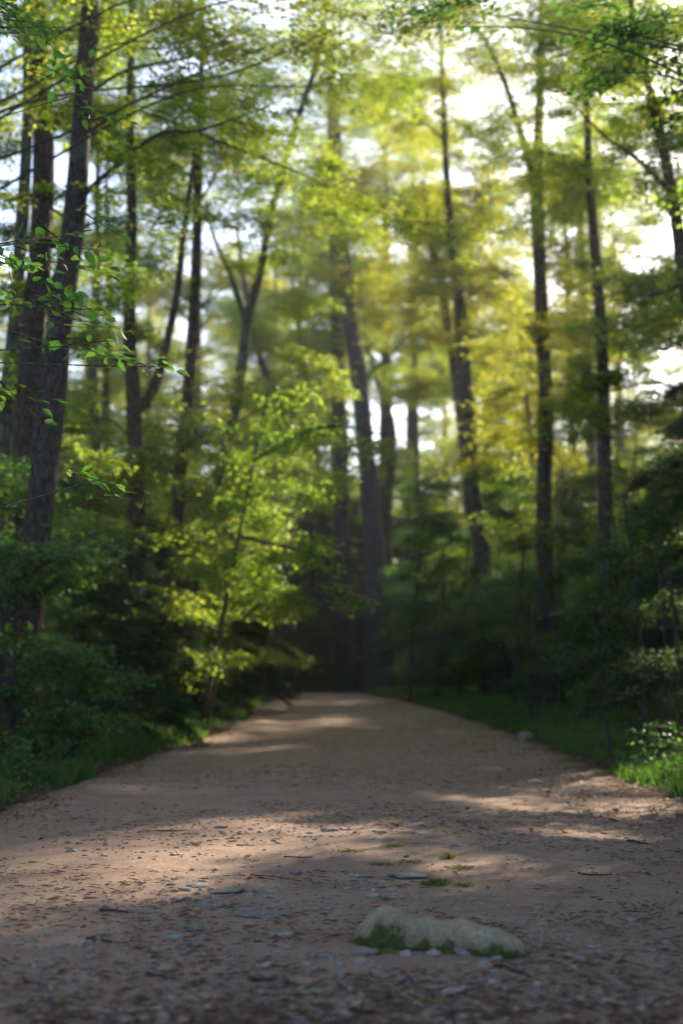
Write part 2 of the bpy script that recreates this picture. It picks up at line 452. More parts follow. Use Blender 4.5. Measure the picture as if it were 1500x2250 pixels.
def stone_mat(name, a, b, moss):
    m, nt, N, Lk = new_mat(name)
    tc = N.new("ShaderNodeTexCoord"); v = tc.outputs["Object"]
    n1 = noise_tex(nt, 9, 6, 0.65, v); n2 = noise_tex(nt, 70, 4, 0.6, v); n3 = noise_tex(nt, 11, 5, 0.65, v)
    c = ramp(nt, [(0.3, a), (0.7, b)], n1.outputs[0]).outputs[0]
    sp = ramp(nt, [(0.35, (0.6, 0.6, 0.6)), (0.6, (1.1, 1.1, 1.1))], n2.outputs[0])
    mu = N.new("ShaderNodeMix"); mu.data_type = 'RGBA'; mu.blend_type = 'MULTIPLY'; mu.inputs[0].default_value = 0.7
    Lk.new(c, mu.inputs[6]); Lk.new(sp.outputs[0], mu.inputs[7]); c = mu.outputs[2]
    if moss:
        at = N.new("ShaderNodeAttribute"); at.attribute_name = "tone"
        ad = N.new("ShaderNodeMath"); ad.operation = 'ADD'; Lk.new(at.outputs["Fac"], ad.inputs[0])
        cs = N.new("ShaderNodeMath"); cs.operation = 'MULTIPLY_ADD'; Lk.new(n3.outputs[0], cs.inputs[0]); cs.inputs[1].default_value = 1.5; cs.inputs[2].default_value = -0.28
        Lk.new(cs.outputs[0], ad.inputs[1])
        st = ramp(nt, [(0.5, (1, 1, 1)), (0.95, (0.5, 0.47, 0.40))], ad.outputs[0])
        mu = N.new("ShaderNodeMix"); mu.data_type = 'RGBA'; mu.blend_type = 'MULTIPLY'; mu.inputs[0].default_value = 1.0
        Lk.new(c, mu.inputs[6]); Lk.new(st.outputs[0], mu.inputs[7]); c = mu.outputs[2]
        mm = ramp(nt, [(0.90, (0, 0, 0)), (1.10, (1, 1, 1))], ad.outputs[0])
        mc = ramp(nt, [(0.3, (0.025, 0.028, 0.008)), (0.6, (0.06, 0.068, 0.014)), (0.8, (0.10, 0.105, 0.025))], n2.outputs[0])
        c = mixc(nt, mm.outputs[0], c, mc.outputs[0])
    p = N.new("ShaderNodeBsdfPrincipled"); Lk.new(c, p.inputs["Base Color"]); p.inputs["Roughness"].default_value = 0.8
    p.inputs["Specular IOR Level"].default_value = 0.3
    ad = N.new("ShaderNodeMath"); ad.operation = 'MULTIPLY_ADD'; Lk.new(n1.outputs[0], ad.inputs[0]); ad.inputs[1].default_value = 2.0; Lk.new(n2.outputs[0], ad.inputs[2])
    bp = N.new("ShaderNodeBump"); bp.inputs["Strength"].default_value = 0.7; bp.inputs["Distance"].default_value = 0.01
    Lk.new(ad.outputs[0], bp.inputs["Height"]); Lk.new(bp.outputs[0], p.inputs["Normal"])
    o = N.new("ShaderNodeOutputMaterial"); Lk.new(p.outputs[0], o.inputs[0])
    return m

M_ROCK = stone_mat("mossy_rock_stone", (0.21, 0.165, 0.105), (0.42, 0.345, 0.24), True)
M_PALE = stone_mat("pale_stone", (0.19, 0.17, 0.14), (0.33, 0.30, 0.25), False)
M_BLUE = stone_mat("bluish_stone", (0.135, 0.125, 0.115), (0.24, 0.22, 0.20), False)
M_PINK = stone_mat("pinkish_stone", (0.24, 0.14, 0.10), (0.36, 0.23, 0.17), False)
M_BLACK = stone_mat("dark_stone", (0.04, 0.045, 0.045), (0.08, 0.085, 0.085), False)
M_GRAVEL = stone_mat("gravel_stone", (0.19, 0.15, 0.12), (0.38, 0.31, 0.25), False)

# ------------------------------------------------------------------ ground and road
def axis(segs):
    out = []
    for a, b, st in segs:
        out.append(np.arange(a, b, st))
    out.append([segs[-1][1]])
    return np.concatenate(out)

def grid_mesh(name, X, Y, Z, mat, tone):
    ny, nx = X.shape
    V = np.stack([X, Y, Z], -1).reshape(-1, 3)
    i, j = np.meshgrid(np.arange(ny - 1), np.arange(nx - 1), indexing='ij')
    a = i * nx + j
    q = np.stack([a, a + 1, a + nx + 1, a + nx], -1).reshape(-1, 4)
    b = Bag(); b.add(V, None, q, tone.ravel())
    return b.mesh(name, [mat], True)

gx = axis([(-300, -40, 20), (-40, -12, 2), (-12, -5, 0.4), (-5, 5, 0.16), (5, 12, 0.4), (12, 40, 2), (40, 300, 20)])
gy = axis([(-60, -4, 6), (-4, 4, 0.5), (4, 50, 0.2), (50, 100, 1.5), (100, 500, 25)])
X, Y = np.meshgrid(gx, gy)
d = np.maximum(road_l(Y) - X, X - road_r(Y))
Zg = H(X, Y) - 0.06 * smooth((-d) / 0.25)
g = link("forest_floor_ground", grid_mesh("forest_floor_ground", X, Y, Zg, M_SOIL, X * 0 + 0.5))
tag(g, "dark leaf-strewn forest floor on both sides of the road", "ground", kind="structure")

ry = axis([(-20, 3, 0.5), (3, 16, 0.05), (16, 50, 0.12), (50, 110, 1.0)])
ru = np.linspace(0, 1, 111)
U, Y = np.meshgrid(ru, ry)
jl = 0.12 * wob(Y * 0 + 3.1, Y * 3.0, 1.0) + 0.07 * wob(Y * 0 + 9.1, Y * 9.0, 1.0)
jr = 0.14 * wob(Y * 0 - 5.3, Y * 2.6, 1.0) + 0.08 * wob(Y * 0 + 1.9, Y * 8.0, 1.0)
X = (road_l(Y) + jl - 0.12) * (1 - U) + (road_r(Y) + jr + 0.12) * U
edge = np.minimum(U, 1 - U) * (road_r(Y) - road_l(Y))
stony = np.exp(-((X - 0.0) / 1.2) ** 2) * smooth((11 - Y) / 4)
Zr = H(X, Y) + 0.02 - 0.035 * smooth((0.25 - edge) / 0.25) + 0.004 * wob(X, Y, 6) + 0.006 * stony * wob(X, Y, 14)
rt = 0.42 * smooth((0.75 - edge) / 0.75) + 0.20 * smooth((X - 0.6 - 0.05 * Y) / 1.6) * smooth((26 - Y) / 12) \
    + 0.22 * stony * (0.6 + 0.8 * wob(X, Y, 1.3)) + 0.22 * smooth((-X - 0.6) / 1.0) * smooth((6.2 - Y) / 1.2) \
    + 0.25 * smooth((Y - 36) / 6)
road = link("dirt_road", grid_mesh("dirt_road", X, Y, Zr, M_ROAD, np.clip(rt, 0, 1)))
tag(road, "tan packed dirt road running into the woods over a low crest", "road", kind="structure")

def road_z(x, y):
    return float(H(x, y)) + 0.02 + 0.004 * float(wob(x, y, 6))

# ------------------------------------------------------------------ trees drawn one by one
def full_height(pts, dist, top):
    """control rows x,y,z,r from the visible axis; runs on to the top of the tree"""
    rows = []
    for k, (px, py, w) in enumerate(pts):
        p = P(px, py, dist)
        rows.append([p[0], p[1] , p[2], 0.5 * w / F * dist])
    rows = np.array(rows)
    rows[:, 1] += 0.06 * wob(rows[:, 2] * 2, rows[:, 0] * 3 + dist) * rows[:, 2] ** 0.5
    r0 = rows[0]
    gz = float(H(r0[0], r0[1]))
    if r0[2] > gz + 0.3:                        # foot hidden behind bushes: carry the stem down to the ground
        dxy = (rows[0, :2] - rows[1, :2]) * min(1.2, (r0[2] - gz) / max(0.3, rows[1, 2] - r0[2])) * 0.5
        f = np.array([r0[0] + dxy[0], r0[1] + dxy[1], 0, r0[3] * 1.12])
        f[2] = float(H(f[0], f[1])) - 0.12
        rows = np.vstack([f, rows])
    else:
        rows[0, 2] = gz - 0.12
    while rows[-1, 2] < top - 1.0:
        l = rows[-1]; st = min(2.5, top - l[2])
        dv = (rows[-1, :2] - rows[-2, :2]) / max(0.5, rows[-1, 2] - rows[-2, 2]) * st * 0.7
        k = max(0.25, 1 - st / max(1.5, (top - l[2] + 1.5)))
        rows = np.vstack([rows, [l[0] + dv[0], l[1] + dv[1], l[2] + st, max(0.012, l[3] * k)]])
    return rows

def build_tree(name, label, pts, dist, top, bark, leaf, blobs=(), limbs=(), s=0.075, cover=1.0, group=None, cat="tree",
               n=14, seed=0, crown_extra=6, nbranch=9, fine=False, width=0.34, tier=0.32, sides=14, tone0=0.0, Ls=None, extra_r=1.3, rbmax=0.05):
    rng = np.random.default_rng(seed + 100)
    rows = full_height(pts, dist, top)
    base = rows[0, :3].copy(); base[2] += 0.12
    t = thing(name, base, label, cat, group)
    loc = rows.copy(); loc[:, :3] -= base
    b = Bag(); tube(b, loc, max(20, len(rows) * 6), sides, 0.055, 1.0, seed)
    link("trunk", b.mesh("trunk", [bark], True), t)
    for lp in limbs:
        lr = []
        for k, q in enumerate(lp):
            dd = q[3] if len(q) > 3 else 0.0
            p = P(q[0], q[1], dist + dd)
            lr.append([*(p - base), 0.5 * q[2] / F * dist])
        b = Bag(); tube(b, np.array(lr), len(lr) * 6, 9, 0.06, 0, seed + 5)
        link("limb", b.mesh("limb", [bark], True), t)
    # foliage masses: centres and radii laid out in image pixels, then given depth
    crown = Bag(); masses = []
    for q in blobs:
        px, py, rx, ry = q[:4]
        dd = q[4] if len(q) > 4 else float(rng.uniform(-1, 1)) * rx / F * dist
        cv = q[5] if len(q) > 5 else 1.0
        dd = float(np.clip(dd, -dist * 0.3, dist * 0.3))
        D = dist + dd
        c = P(px, py, D)
        masses.append((c, np.array([rx / F * D, max(rx, ry) / F * D * 0.9, max(ry, 0.5 * rx) / F * D]), cv * min(1, ry / (0.5 * rx)), len(q) <= 6))
    for k in range(crown_extra):                # the crown above the picture
        zz = top - rng.uniform(0.5, max(1.5, (top - 9) * 0.8)) if top > 11 else top * rng.uniform(0.5, 1)
        ax = np.array([np.interp(zz, rows[:, 2], rows[:, 0]), np.interp(zz, rows[:, 2], rows[:, 1])])
        a = rng.uniform(0, 6.28); rr = rng.uniform(0.3, 1.7) * extra_r
        masses.append((np.array([ax[0] + rr * math.cos(a), ax[1] + rr * math.sin(a), zz]), np.array([1.0, 1.0, 0.6]) * extra_r * rng.uniform(0.7, 1.1), 0.8, True))
    order = [k for k in range(len(masses)) if masses[k][3]]
    rng.shuffle(order)
    for k in order[:nbranch]:
        c, r, cv, _b = masses[k]
        # the branch leaves the stem a little below its foliage and curves out to it
        hd = np.hypot(c[0] - np.interp(c[2], rows[:, 2], rows[:, 0]), c[1] - np.interp(c[2], rows[:, 2], rows[:, 1]))
        za = float(np.clip(c[2] - 0.45 * hd - 0.1, rows[0, 2] + 0.6, rows[-1, 2] - 0.2))
        A = np.array([np.interp(za, rows[:, 2], rows[:, 0]), np.interp(za, rows[:, 2], rows[:, 1]), za])
        rA = float(np.interp(za, rows[:, 2], rows[:, 3]))
        if hd < 0.15: continue
        rb = min(rA * 0.5, 0.012 + 0.011 * hd, rbmax)
        m1 = A * 0.66 + c * 0.34 + rng.normal(0, 0.05 * hd, 3) + np.array([0, 0, 0.10 * hd])
        m2 = A * 0.3 + c * 0.7 + rng.normal(0, 0.05 * hd, 3) + np.array([0, 0, 0.08 * hd])
        e = c + (c - A) * 0.15 * min(1, r[0] / max(hd, 0.1)) + rng.normal(0, 0.05, 3)
        ctl = np.array([[*(A - base), rb], [*(m1 - base), rb * 0.75], [*(m2 - base), rb * 0.5], [*(e - base), 0.004]])
        b = Bag(); tube(b, ctl, 16, 6, 0.08, 0, seed + k)
        cc = catmull(ctl, 16)
        ns = 7
        st = cc[rng.integers(6, 15, ns), :3]
        en = st + (rng.normal(0, 0.5, (ns, 3)) * r * 0.9) + np.array([0, 0, 0.05])
        for q in range(ns):
            mid = (st[q] + en[q]) / 2 + rng.normal(0, 0.06 * np.linalg.norm(en[q] - st[q]), 3)
            tube(b, np.array([[*st[q], rb * 0.3], [*mid, rb * 0.2], [*en[q], 0.003]]), 7, 4, 0, 0)
        link("branch", b.mesh("branch", [bark], True), t)
    for (c, r, cv, _b) in masses:
        axy = (np.interp(c[2], rows[:, 2], rows[:, 0]), np.interp(c[2], rows[:, 2], rows[:, 1]))
        blob_sprays(crown, rng, c - base, r, (axy[0] - base[0], axy[1] - base[1]), s, cover * cv, n, tier=tier, fine=fine, width=width, tone0=tone0, Ls=Ls)
    if masses:
        link("crown", crown.mesh("crown", [leaf, B_TWIG]), t)
    return t

TREES = [
 dict(label="big dark furrowed trunk leaning over the left verge, in front of the brown one",
      pts=[(48,1400,80),(75,1200,64),(105,950,62),(128,750,58),(165,500,50),(182,250,45),(200,0,42)], dist=17, top=17, bark=B_DARK, leaf=M_LEAF,
      blobs=[(60,40,110,60),(250,50,130,55),(400,30,120,45),(330,140,120,50),(230,240,100,60),(110,170,90,60),(0,180,60,80),(430,215,90,45),(20,420,60,50),(270,380,90,50),(800,455,90,20,4,1,0),(900,480,100,22,4,1,0),(1010,500,70,20,4,1,0),(700,395,80,20,4,1,0),(560,335,70,18,3,1,0),(470,110,90,40),(560,250,70,40),(380,330,70,40)],
      limbs=[[(184,330,12),(220,235,9,1),(330,250,7.5,2),(500,318,7,3),(640,372,6,4),(700,400,5,4.5),(830,475,4,5),(960,492,2,5.5)]], cover=0.9),
 dict(label="brown barked trunk between the dark leaning trunk and the pale stem at the frame's edge",
      pts=[(20,1380,64),(45,1150,56),(58,950,56),(78,720,58),(92,500,50),(94,250,46),(80,0,38)], dist=19.5, top=18, bark=B_BROWN, leaf=M_LEAF,
      blobs=[(140,560,80,45),(30,640,70,50),(230,600,80,45),(40,780,50,40),(150,420,60,40),(180,80,100,50),(20,300,60,40),(330,470,80,40),(190,980,70,50)],
      limbs=[[(95,300,24),(130,255,20),(175,200,15),(230,150,10)],[(78,740,40),(110,650,28),(140,560,20),(150,470,14)]]),
 dict(label="pale slim stem at the left edge behind the brown trunk",
      pts=[(-12,1150,44),(8,950,40),(30,760,34),(44,560,30),(58,300,26),(62,0,20)], dist=21, top=18, bark=B_GREY, leaf=M_LEAF,
      blobs=[(10,500,60,40),(20,880,50,40),(150,700,60,40),(0,1020,50,50)]),
 dict(label="forked brown tree whose right limb bends out low above the bushes",
      pts=[(305,1480,44),(300,1200,36),(295,900,34),(284,700,27),(290,500,24),(285,250,20),(290,50,16)], dist=24, top=19, bark=B_BROWN, leaf=M_LEAF,
      blobs=[(300,330,100,60),(390,280,90,50),(230,480,80,50),(340,560,90,40),(400,420,80,45),(190,770,70,50),(350,720,60,40),(170,900,60,60),(260,1010,90,50),(240,660,70,50),(150,1090,80,50),(300,1120,70,40)],
      limbs=[[(292,905,26),(325,878,26),(345,830,22),(362,770,20),(388,650,17),(405,500,14),(430,320,10),(440,150,7)]]),
 dict(label="dark stem farther back, left one of a close pair behind the forked brown tree",
      pts=[(214,1200,26),(210,1000,25),(204,820,24),(212,620,18),(215,400,13)], dist=40, top=20, bark=B_DARK, leaf=M_LEAF,
      blobs=[(190,640,90,50),(220,760,80,50),(160,860,60,50),(230,940,60,50),(130,520,80,50)], s=0.09),
 dict(label="dark stem farther back, right one of a close pair behind the forked brown tree",
      pts=[(246,1200,22),(240,1040,21),(232,880,19),(240,700,14),(236,480,10)], dist=42, top=19, bark=B_DARK, leaf=M_LEAF,
      blobs=[(270,820,70,50),(280,950,70,50),(180,1010,70,50),(330,960,60,50)], s=0.09),
 dict(label="slim straight trunk rising from the dark bushes beside the left verge",
      pts=[(378,1575,62),(384,1350,40),(386,1200,30),(399,1000,28),(418,800,26),(430,600,24),(435,420,21),(440,280,17),(444,100,12)], dist=26, top=16, bark=B_BROWN, leaf=M_LEAF,
      blobs=[(470,160,100,50),(540,560,80,35),(480,440,90,40),(380,540,80,40),(350,850,60,40),(470,850,70,40),(480,960,80,50),(340,1010,80,50),(400,650,50,25),(330,200,80,50),(420,1090,60,35),(500,1060,60,40)]),
 dict(label="thin trunk leaning to the right, forked where the bright sky shows through",
      pts=[(412,1570,50),(416,1330,34),(450,1150,26),(488,1010,24),(520,880,24),(543,705,22),(570,600,18),(600,450,16),(650,270,14),(694,140,12),(715,20,9)], dist=27.5, top=15.5, bark=B_GREY, leaf=M_LEAF,
      blobs=[(660,430,120,40),(570,500,80,40),(720,340,80,40),(600,560,70,30),(700,500,100,45),(560,860,70,45),(650,800,60,45),(610,940,110,50),(700,850,70,40),(560,1060,80,45),(690,650,60,40),(520,300,60,30),(650,230,60,30),(600,170,80,35),(520,200,70,30),(780,130,80,35,0,.8),(600,350,60,30,0,.7)],
      limbs=[[(543,712,16),(525,660,13),(505,600,11),(470,520,8),(450,440,5)]]),
 dict(label="slender stem leaning left behind the sunlit beech leaves",
      pts=[(668,1260,24),(648,1080,21),(606,880,19),(570,780,16),(540,640,12),(520,500,8)], dist=55, top=16, bark=B_DARK, leaf=M_LEAF,
      blobs=[(640,880,80,50),(560,1000,80,50),(690,1050,70,50),(590,760,50,30)]),
 dict(label="thin crooked stem between the left leaning one and the twin pines",
      pts=[(716,1240,16),(708,1120,14),(690,950,13),(656,720,12),(640,600,9)], dist=58, top=17, bark=B_DARK, leaf=M_LEAF,
      blobs=[(720,880,60,40),(670,640,80,40),(740,760,60,40)]),
 dict(label="dark pine trunk half hidden behind the tallest central trunk",
      pts=[(754,1420,40),(750,1200,36),(748,1000,34),(740,750,31),(735,500,25),(725,200,19)], dist=51.5, top=23, bark=B_PINE, leaf=M_LEAF,
      blobs=[(700,560,90,40),(780,640,80,40),(700,420,90,40),(800,280,90,40),(720,1080,60,50),(690,960,60,40)], s=0.085),
 dict(label="tall blue-grey pine trunk at the road's end, thickest of the centre",
      pts=[(830,1515,58),(826,1300,48),(814,1100,43),(799,950,39),(784,800,36),(768,700,34),(750,500,29),(738,300,25),(722,100,20)], dist=49.5, top=22, bark=B_PINE, leaf=M_GOLD,
      blobs=[(760,185,90,40),(725,620,100,45),(830,560,100,45),(860,410,120,45),(760,480,100,45),(900,300,90,35),(700,100,90,30),(640,650,60,30),(840,690,50,30),(820,200,70,30),(720,260,80,40),(680,500,80,40),(790,380,90,40),(930,420,70,40)],
      limbs=[[(797,850,9),(820,812,8),(860,780,6.5),(890,715,5),(905,650,3)]], s=0.085, cover=0.95),
 dict(label="thin bent stem just right of the tall central pine",
      pts=[(852,1180,20),(857,1060,18),(862,940,16),(832,850,12),(812,770,8)], dist=52, top=16, bark=B_DARK, leaf=M_LEAF,
      blobs=[(880,860,50,30),(850,1000,60,40)], s=0.09),
 dict(label="pale thin pole in the bright gap right of the tall central pine",
      pts=[(918,1180,15),(915,1020,14),(910,760,12),(915,500,9)], dist=60, top=22, bark=B_GREY, leaf=M_LEAF,
      blobs=[(930,620,80,50),(890,1050,80,50),(960,800,40,30)], s=0.10),
 dict(label="dark upright trunk wrapped with a pale leaning stem on the right of the road",
      pts=[(1098,1500,50),(1064,1260,37),(1050,1150,34),(1036,1050,33),(1025,900,31),(1012,700,28),(1004,620,24),(985,450,18),(975,250,13)], dist=36, top=21, bark=B_DARK, leaf=M_GOLD,
      blobs=[(950,510,120,50),(1060,560,120,50),(970,620,90,45),(1090,680,90,50),(1000,440,110,35),(950,270,90,50),(1050,400,80,40),(870,230,80,40),(1040,320,70,50),(1090,830,80,60),(1080,930,80,50),(930,860,60,40),(960,740,45,40),(1130,600,60,40),(1030,230,80,40,0,.7),(960,180,60,30,0,.6),(1110,500,70,40),(1060,760,60,50),(850,65,130,40,0,1.2),(1010,45,100,30,0,.9),(740,40,90,30,0,.8)], cover=1.0, s=0.08),
 dict(label="pale leaning stem crossing behind the dark upright trunk",
      pts=[(1062,1400,28),(1046,1250,25),(1018,980,21),(990,760,20),(965,600,20),(948,540,17),(930,400,11)], dist=37.5, top=14.5, bark=B_GREY, leaf=M_GOLD,
      blobs=[(900,480,80,40),(990,560,80,40)]),
 dict(label="straight speckled trunk that splits high into a V against the sky",
      pts=[(1204,1500,48),(1199,1290,38),(1195,1100,35),(1200,900,33),(1190,700,31),(1183,500,30),(1180,400,26),(1186,200,18),(1189,0,14)], dist=30, top=17, bark=B_DARK, leaf=M_GOLD,
      blobs=[(1210,560,90,45),(1260,640,80,45),(1120,730,90,45),(1260,520,70,40),(1160,860,90,55),(1250,900,80,60),(1130,970,100,40),(1050,1010,80,30),(1170,340,70,30,0,.5),(1240,250,70,30,0,.5),(1100,260,60,30,0,.4),(1180,150,80,40,0,.7),(1120,380,70,40,0,.8),(1230,330,70,40,0,.8),(1230,760,70,50),(1200,990,90,35)],
      limbs=[[(1180,430,20),(1160,350,17),(1140,280,15),(1105,170,11),(1060,80,9),(1010,40,6)]], cover=1.0),
 dict(label="very thin wavy stem left of the speckled V-split trunk",
      pts=[(1180,1150,15),(1165,955,12),(1150,820,11),(1140,720,11),(1130,620,9)], dist=46, top=14, bark=B_DARK, leaf=M_GOLD,
      blobs=[(1110,640,60,40),(1150,780,60,40),(1180,1040,70,30)], s=0.09),
 dict(label="dark slim trunk nearest the bright sun gap on the right",
      pts=[(1350,1520,40),(1330,1300,33),(1328,1000,28),(1322,750,26),(1303,480,22),(1292,300,16),(1285,100,12)], dist=27, top=15, bark=B_DARK, leaf=M_LEAF,
      blobs=[(1370,820,70,50),(1250,370,80,35),(1290,570,60,40),(1400,720,70,35),(1260,820,70,50),(1300,920,90,40),(1380,900,80,50),(1340,380,80,35),(1300,1060,90,50),(1250,170,80,40,0,.8),(1340,230,80,40,0,.8),(1380,620,60,30,0,.8),(1420,640,60,30,0,.8),(1420,300,70,40,0,.8),(1380,190,70,40,0,.8),(1230,60,90,45,0,1.1),(1340,60,80,50,0,1),(1440,560,50,30,0,.8),(1250,250,70,40,0,.9)]),
 dict(label="pale column of a trunk just left of the slim trunk by the sun gap",
      pts=[(1306,1250,24),(1300,1100,22),(1295,900,20),(1284,720,19),(1275,500,14)], dist=47, top=18, bark=B_GREY, leaf=M_GOLD,
      blobs=[(1250,700,70,50),(1330,800,60,50),(1300,600,50,30),(1260,460,50,30,0,.6)], s=0.09),
 dict(label="hazy trunk in the sunlit leaves between the speckled trunk and the pale column",
      pts=[(1262,1250,22),(1257,1000,19),(1252,780,17),(1245,550,12)], dist=56, top=20, bark=B_BROWN, leaf=M_GOLD,
      blobs=[(1220,820,70,50),(1100,760,80,50),(1280,880,60,50),(1180,660,60,40)], s=0.10),
 dict(label="branchy tree leaning in from the right edge over the sun gap",
      pts=[(1640,1450,56),(1580,1000,44),(1510,650,34),(1474,430,27),(1440,250,20),(1395,60,13)], dist=22, top=14, bark=B_DARK, leaf=M_LEAF,
      blobs=[(1450,60,110,70),(1390,150,90,60),(1480,240,80,70),(1330,90,80,40),(1480,360,70,50),(1500,460,50,50),(1440,310,60,30),(1250,40,80,25,0,.7),(1490,600,50,60),(1480,700,60,40),(1400,220,80,50),(1330,170,70,40),(1440,400,60,40),(1350,340,60,30)],
      limbs=[[(1500,620,14),(1460,640,10),(1420,650,7)],[(1470,420,14),(1400,350,10),(1330,300,7),(1270,240,4)]], cover=0.9),
]
for i, t in enumerate(TREES):
    t = dict(t); t.setdefault("s", 0.075)
    build_tree("forest_tree", seed=i * 7, **t)

# a tree outside the left edge whose twigs hang into the picture with large near leaves
build_tree("overhanging_tree", "near hanging leafy twigs over the left edge, big green leaves", [(-1250, 1700, 110), (-1200, 1000, 95), (-1150, 300, 80)], 8.0, 12, B_GREY, M_DARK,
           blobs=[(60,520,110,40,0),(180,490,70,25,-.4),(60,650,110,40,.2),(170,690,110,30,.3),(30,870,40,20,0),(205,1050,45,30,.3),(250,760,40,15,.5,.6),(320,780,25,20,.8,.6),(40,60,110,70,1),(150,200,70,60,1.5,.7)],
           seed=901, s=0.085, fine=True, cover=0.55, n=7, crown_extra=5, nbranch=20, tier=0.12, Ls=0.42, width=0.31, rbmax=0.010)
# its opposite number beyond the right edge
build_tree("overhanging_tree", "olive leaved boughs hanging in at the upper right corner, tree itself out of sight", [(1980, 1700, 90), (1960, 1000, 76), (1900, 200, 60)], 12.5, 14, B_GREY, M_DARK,
           blobs=[(1440,30,110,60,0),(1500,180,60,80,.5),(1060,25,120,25,0),(900,50,110,22,.5,.8),(1330,160,60,40,0),(1300,30,80,30,0)],
           seed=907, rbmax=0.016, s=0.08, cover=0.8, crown_extra=5, nbranch=14)
# boughs crossing the top of the picture
build_tree("overhanging_tree", "tree beyond the left frame whose golden boughs cross the top of the view", [(-420, 1600, 80), (-380, 1000, 70), (-300, 200, 60), (-100,-300,40)], 15.5, 15, B_BROWN, M_GOLD,
           blobs=[(560,20,130,30,0),(860,60,120,22,1),(1000,35,80,18,1),(480,90,80,30,1),(720,70,110,30,.5),(690,170,60,30,0,.7),(420,40,110,50,1),(640,100,50,25,1)],
           seed=911, rbmax=0.022, s=0.08, cover=0.9, crown_extra=5, nbranch=12)

# ------------------------------------------------------------------ understorey
def build_shrub(name, label, stems, dist, leaf, blobs, s, cover=1.0, cat="shrub", group=None, seed=0, n=14, fine=False, width=0.34, tier=0.2, bark=B_TWIG, Ls=None, tone0=0.0):
    rng = np.random.default_rng(seed + 3000)
    p0 = P(stems[0][0][0], 1480, dist)
    base = np.array([p0[0], dist, float(H(p0[0], dist))])
    t = thing(name, base, label, cat, group)
    ends = []
    for st in stems:
        rows = []
        for k, q in enumerate(st):
            dd = q[3] if len(q) > 3 else 0
            p = P(q[0], q[1], dist + dd)
            if k == 0 and q[1] > 1450: p[2] = float(H(p[0], p[1])) - 0.05
            rows.append([*(p - base), 0.5 * q[2] / F * dist])
        rows = np.array(rows)
        b = Bag(); tube(b, rows, len(rows) * 7, 7, 0.06, 0, seed)
        cc = catmull(rows, 24)
        ends.append(cc)
        link("stem", b.mesh("stem", [bark], True), t)
    allc = np.concatenate(ends)
    crown = Bag()
    for q in blobs:
        px, py, rx, ry = q[:4]
        dd = q[4] if len(q) > 4 else float(rng.uniform(-1, 1)) * min(rx / F * dist, 1.2)
        cv = q[5] if len(q) > 5 else 1.0
        c = P(px, py, dist + dd) - base
        D = dist + dd
        r = np.array([rx / F * D, rx / F * D * 0.9, ry / F * D])
        near = allc[np.argmin(np.linalg.norm(allc[:, :3] - c - np.array([0, 0, -0.4]), axis=1))]
        A = near[:3]; hd = np.linalg.norm(c - A)
        rb = max(0.004, min(near[3] * 0.6, 0.006 + 0.006 * hd))
        m1 = A * 0.5 + c * 0.5 + np.array([0, 0, 0.08 * hd]) + rng.normal(0, 0.04 * hd, 3)
        tube(crown, np.array([[*A, rb], [*m1, rb * 0.7], [*(c + (c - A) * 0.1), 0.003]]), 10, 5, 0, 0, m=1)
        for k in range(5):
            e = c + rng.normal(0, 0.5, 3) * r
            tube(crown, np.array([[*m1, rb * 0.5], [*((m1 + e) / 2 + rng.normal(0, 0.03, 3)), rb * 0.3], [*e, 0.002]]), 6, 4, 0, 0, m=1)
        blob_sprays(crown, rng, c, r, (A[0], A[1]), s, cover * cv, n, tier=tier, fine=fine, width=width, Ls=Ls, tone0=tone0)
    link("foliage", crown.mesh("foliage", [leaf, B_TWIG]), t)
    return t

build_shrub("beech_sapling", "young beech with sunlit fans of leaves reaching over the left of the road",
            [[(440,1580,10),(480,1400,9),(520,1200,7),(560,1000,6),(590,850,4)], [(446,1580,8),(500,1420,6),(580,1320,5,-.6),(680,1290,3,-1)],
             [(560,1010,9),(650,960,8,-.5),(740,935,6,-1),(870,962,3,-1.4)], [(530,1180,8),(620,1200,6,-.6),(730,1230,3,-1)]], 23.5, M_LEAF,
            [(800,962,90,18,-1.2),(862,968,40,12,-1.4),(775,1325,40,12,-1.2),(700,1215,60,16,-1),(700,930,80,22,-1),(610,960,80,40,-.5),(600,1030,90,40),(560,1120,100,40),(640,1210,80,28,-.6),(720,1232,50,12,-1),(600,1260,90,35,-.4),(700,1290,70,20,-1),(755,1315,40,12,-1.1),
             (640,1320,70,22,-.8),(540,1330,80,40),(480,1240,70,50),(760,1030,60,15,-.8),(700,1080,50,20),(480,1120,60,40),(650,880,60,20,0)],
            0.075, 0.85, cat="sapling", tone0=-0.18, seed=1, n=12, fine=True, tier=0.22, Ls=0.5)
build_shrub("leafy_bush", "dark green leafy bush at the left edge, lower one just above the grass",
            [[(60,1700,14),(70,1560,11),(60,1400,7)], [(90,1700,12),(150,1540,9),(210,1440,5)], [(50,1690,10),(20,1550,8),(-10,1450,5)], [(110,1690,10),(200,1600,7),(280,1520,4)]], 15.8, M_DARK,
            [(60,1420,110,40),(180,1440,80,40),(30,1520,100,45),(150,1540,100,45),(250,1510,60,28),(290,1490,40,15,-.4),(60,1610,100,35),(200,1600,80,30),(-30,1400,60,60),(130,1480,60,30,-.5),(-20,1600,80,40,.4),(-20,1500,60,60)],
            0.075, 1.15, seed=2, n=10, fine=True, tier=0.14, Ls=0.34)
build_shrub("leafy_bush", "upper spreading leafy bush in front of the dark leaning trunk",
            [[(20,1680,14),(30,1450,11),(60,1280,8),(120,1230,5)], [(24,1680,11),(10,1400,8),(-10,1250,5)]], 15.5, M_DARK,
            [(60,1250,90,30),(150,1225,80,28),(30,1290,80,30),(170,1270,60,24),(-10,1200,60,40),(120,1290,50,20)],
            0.08, 1.1, seed=3, n=10, fine=True, tier=0.14, Ls=0.36)
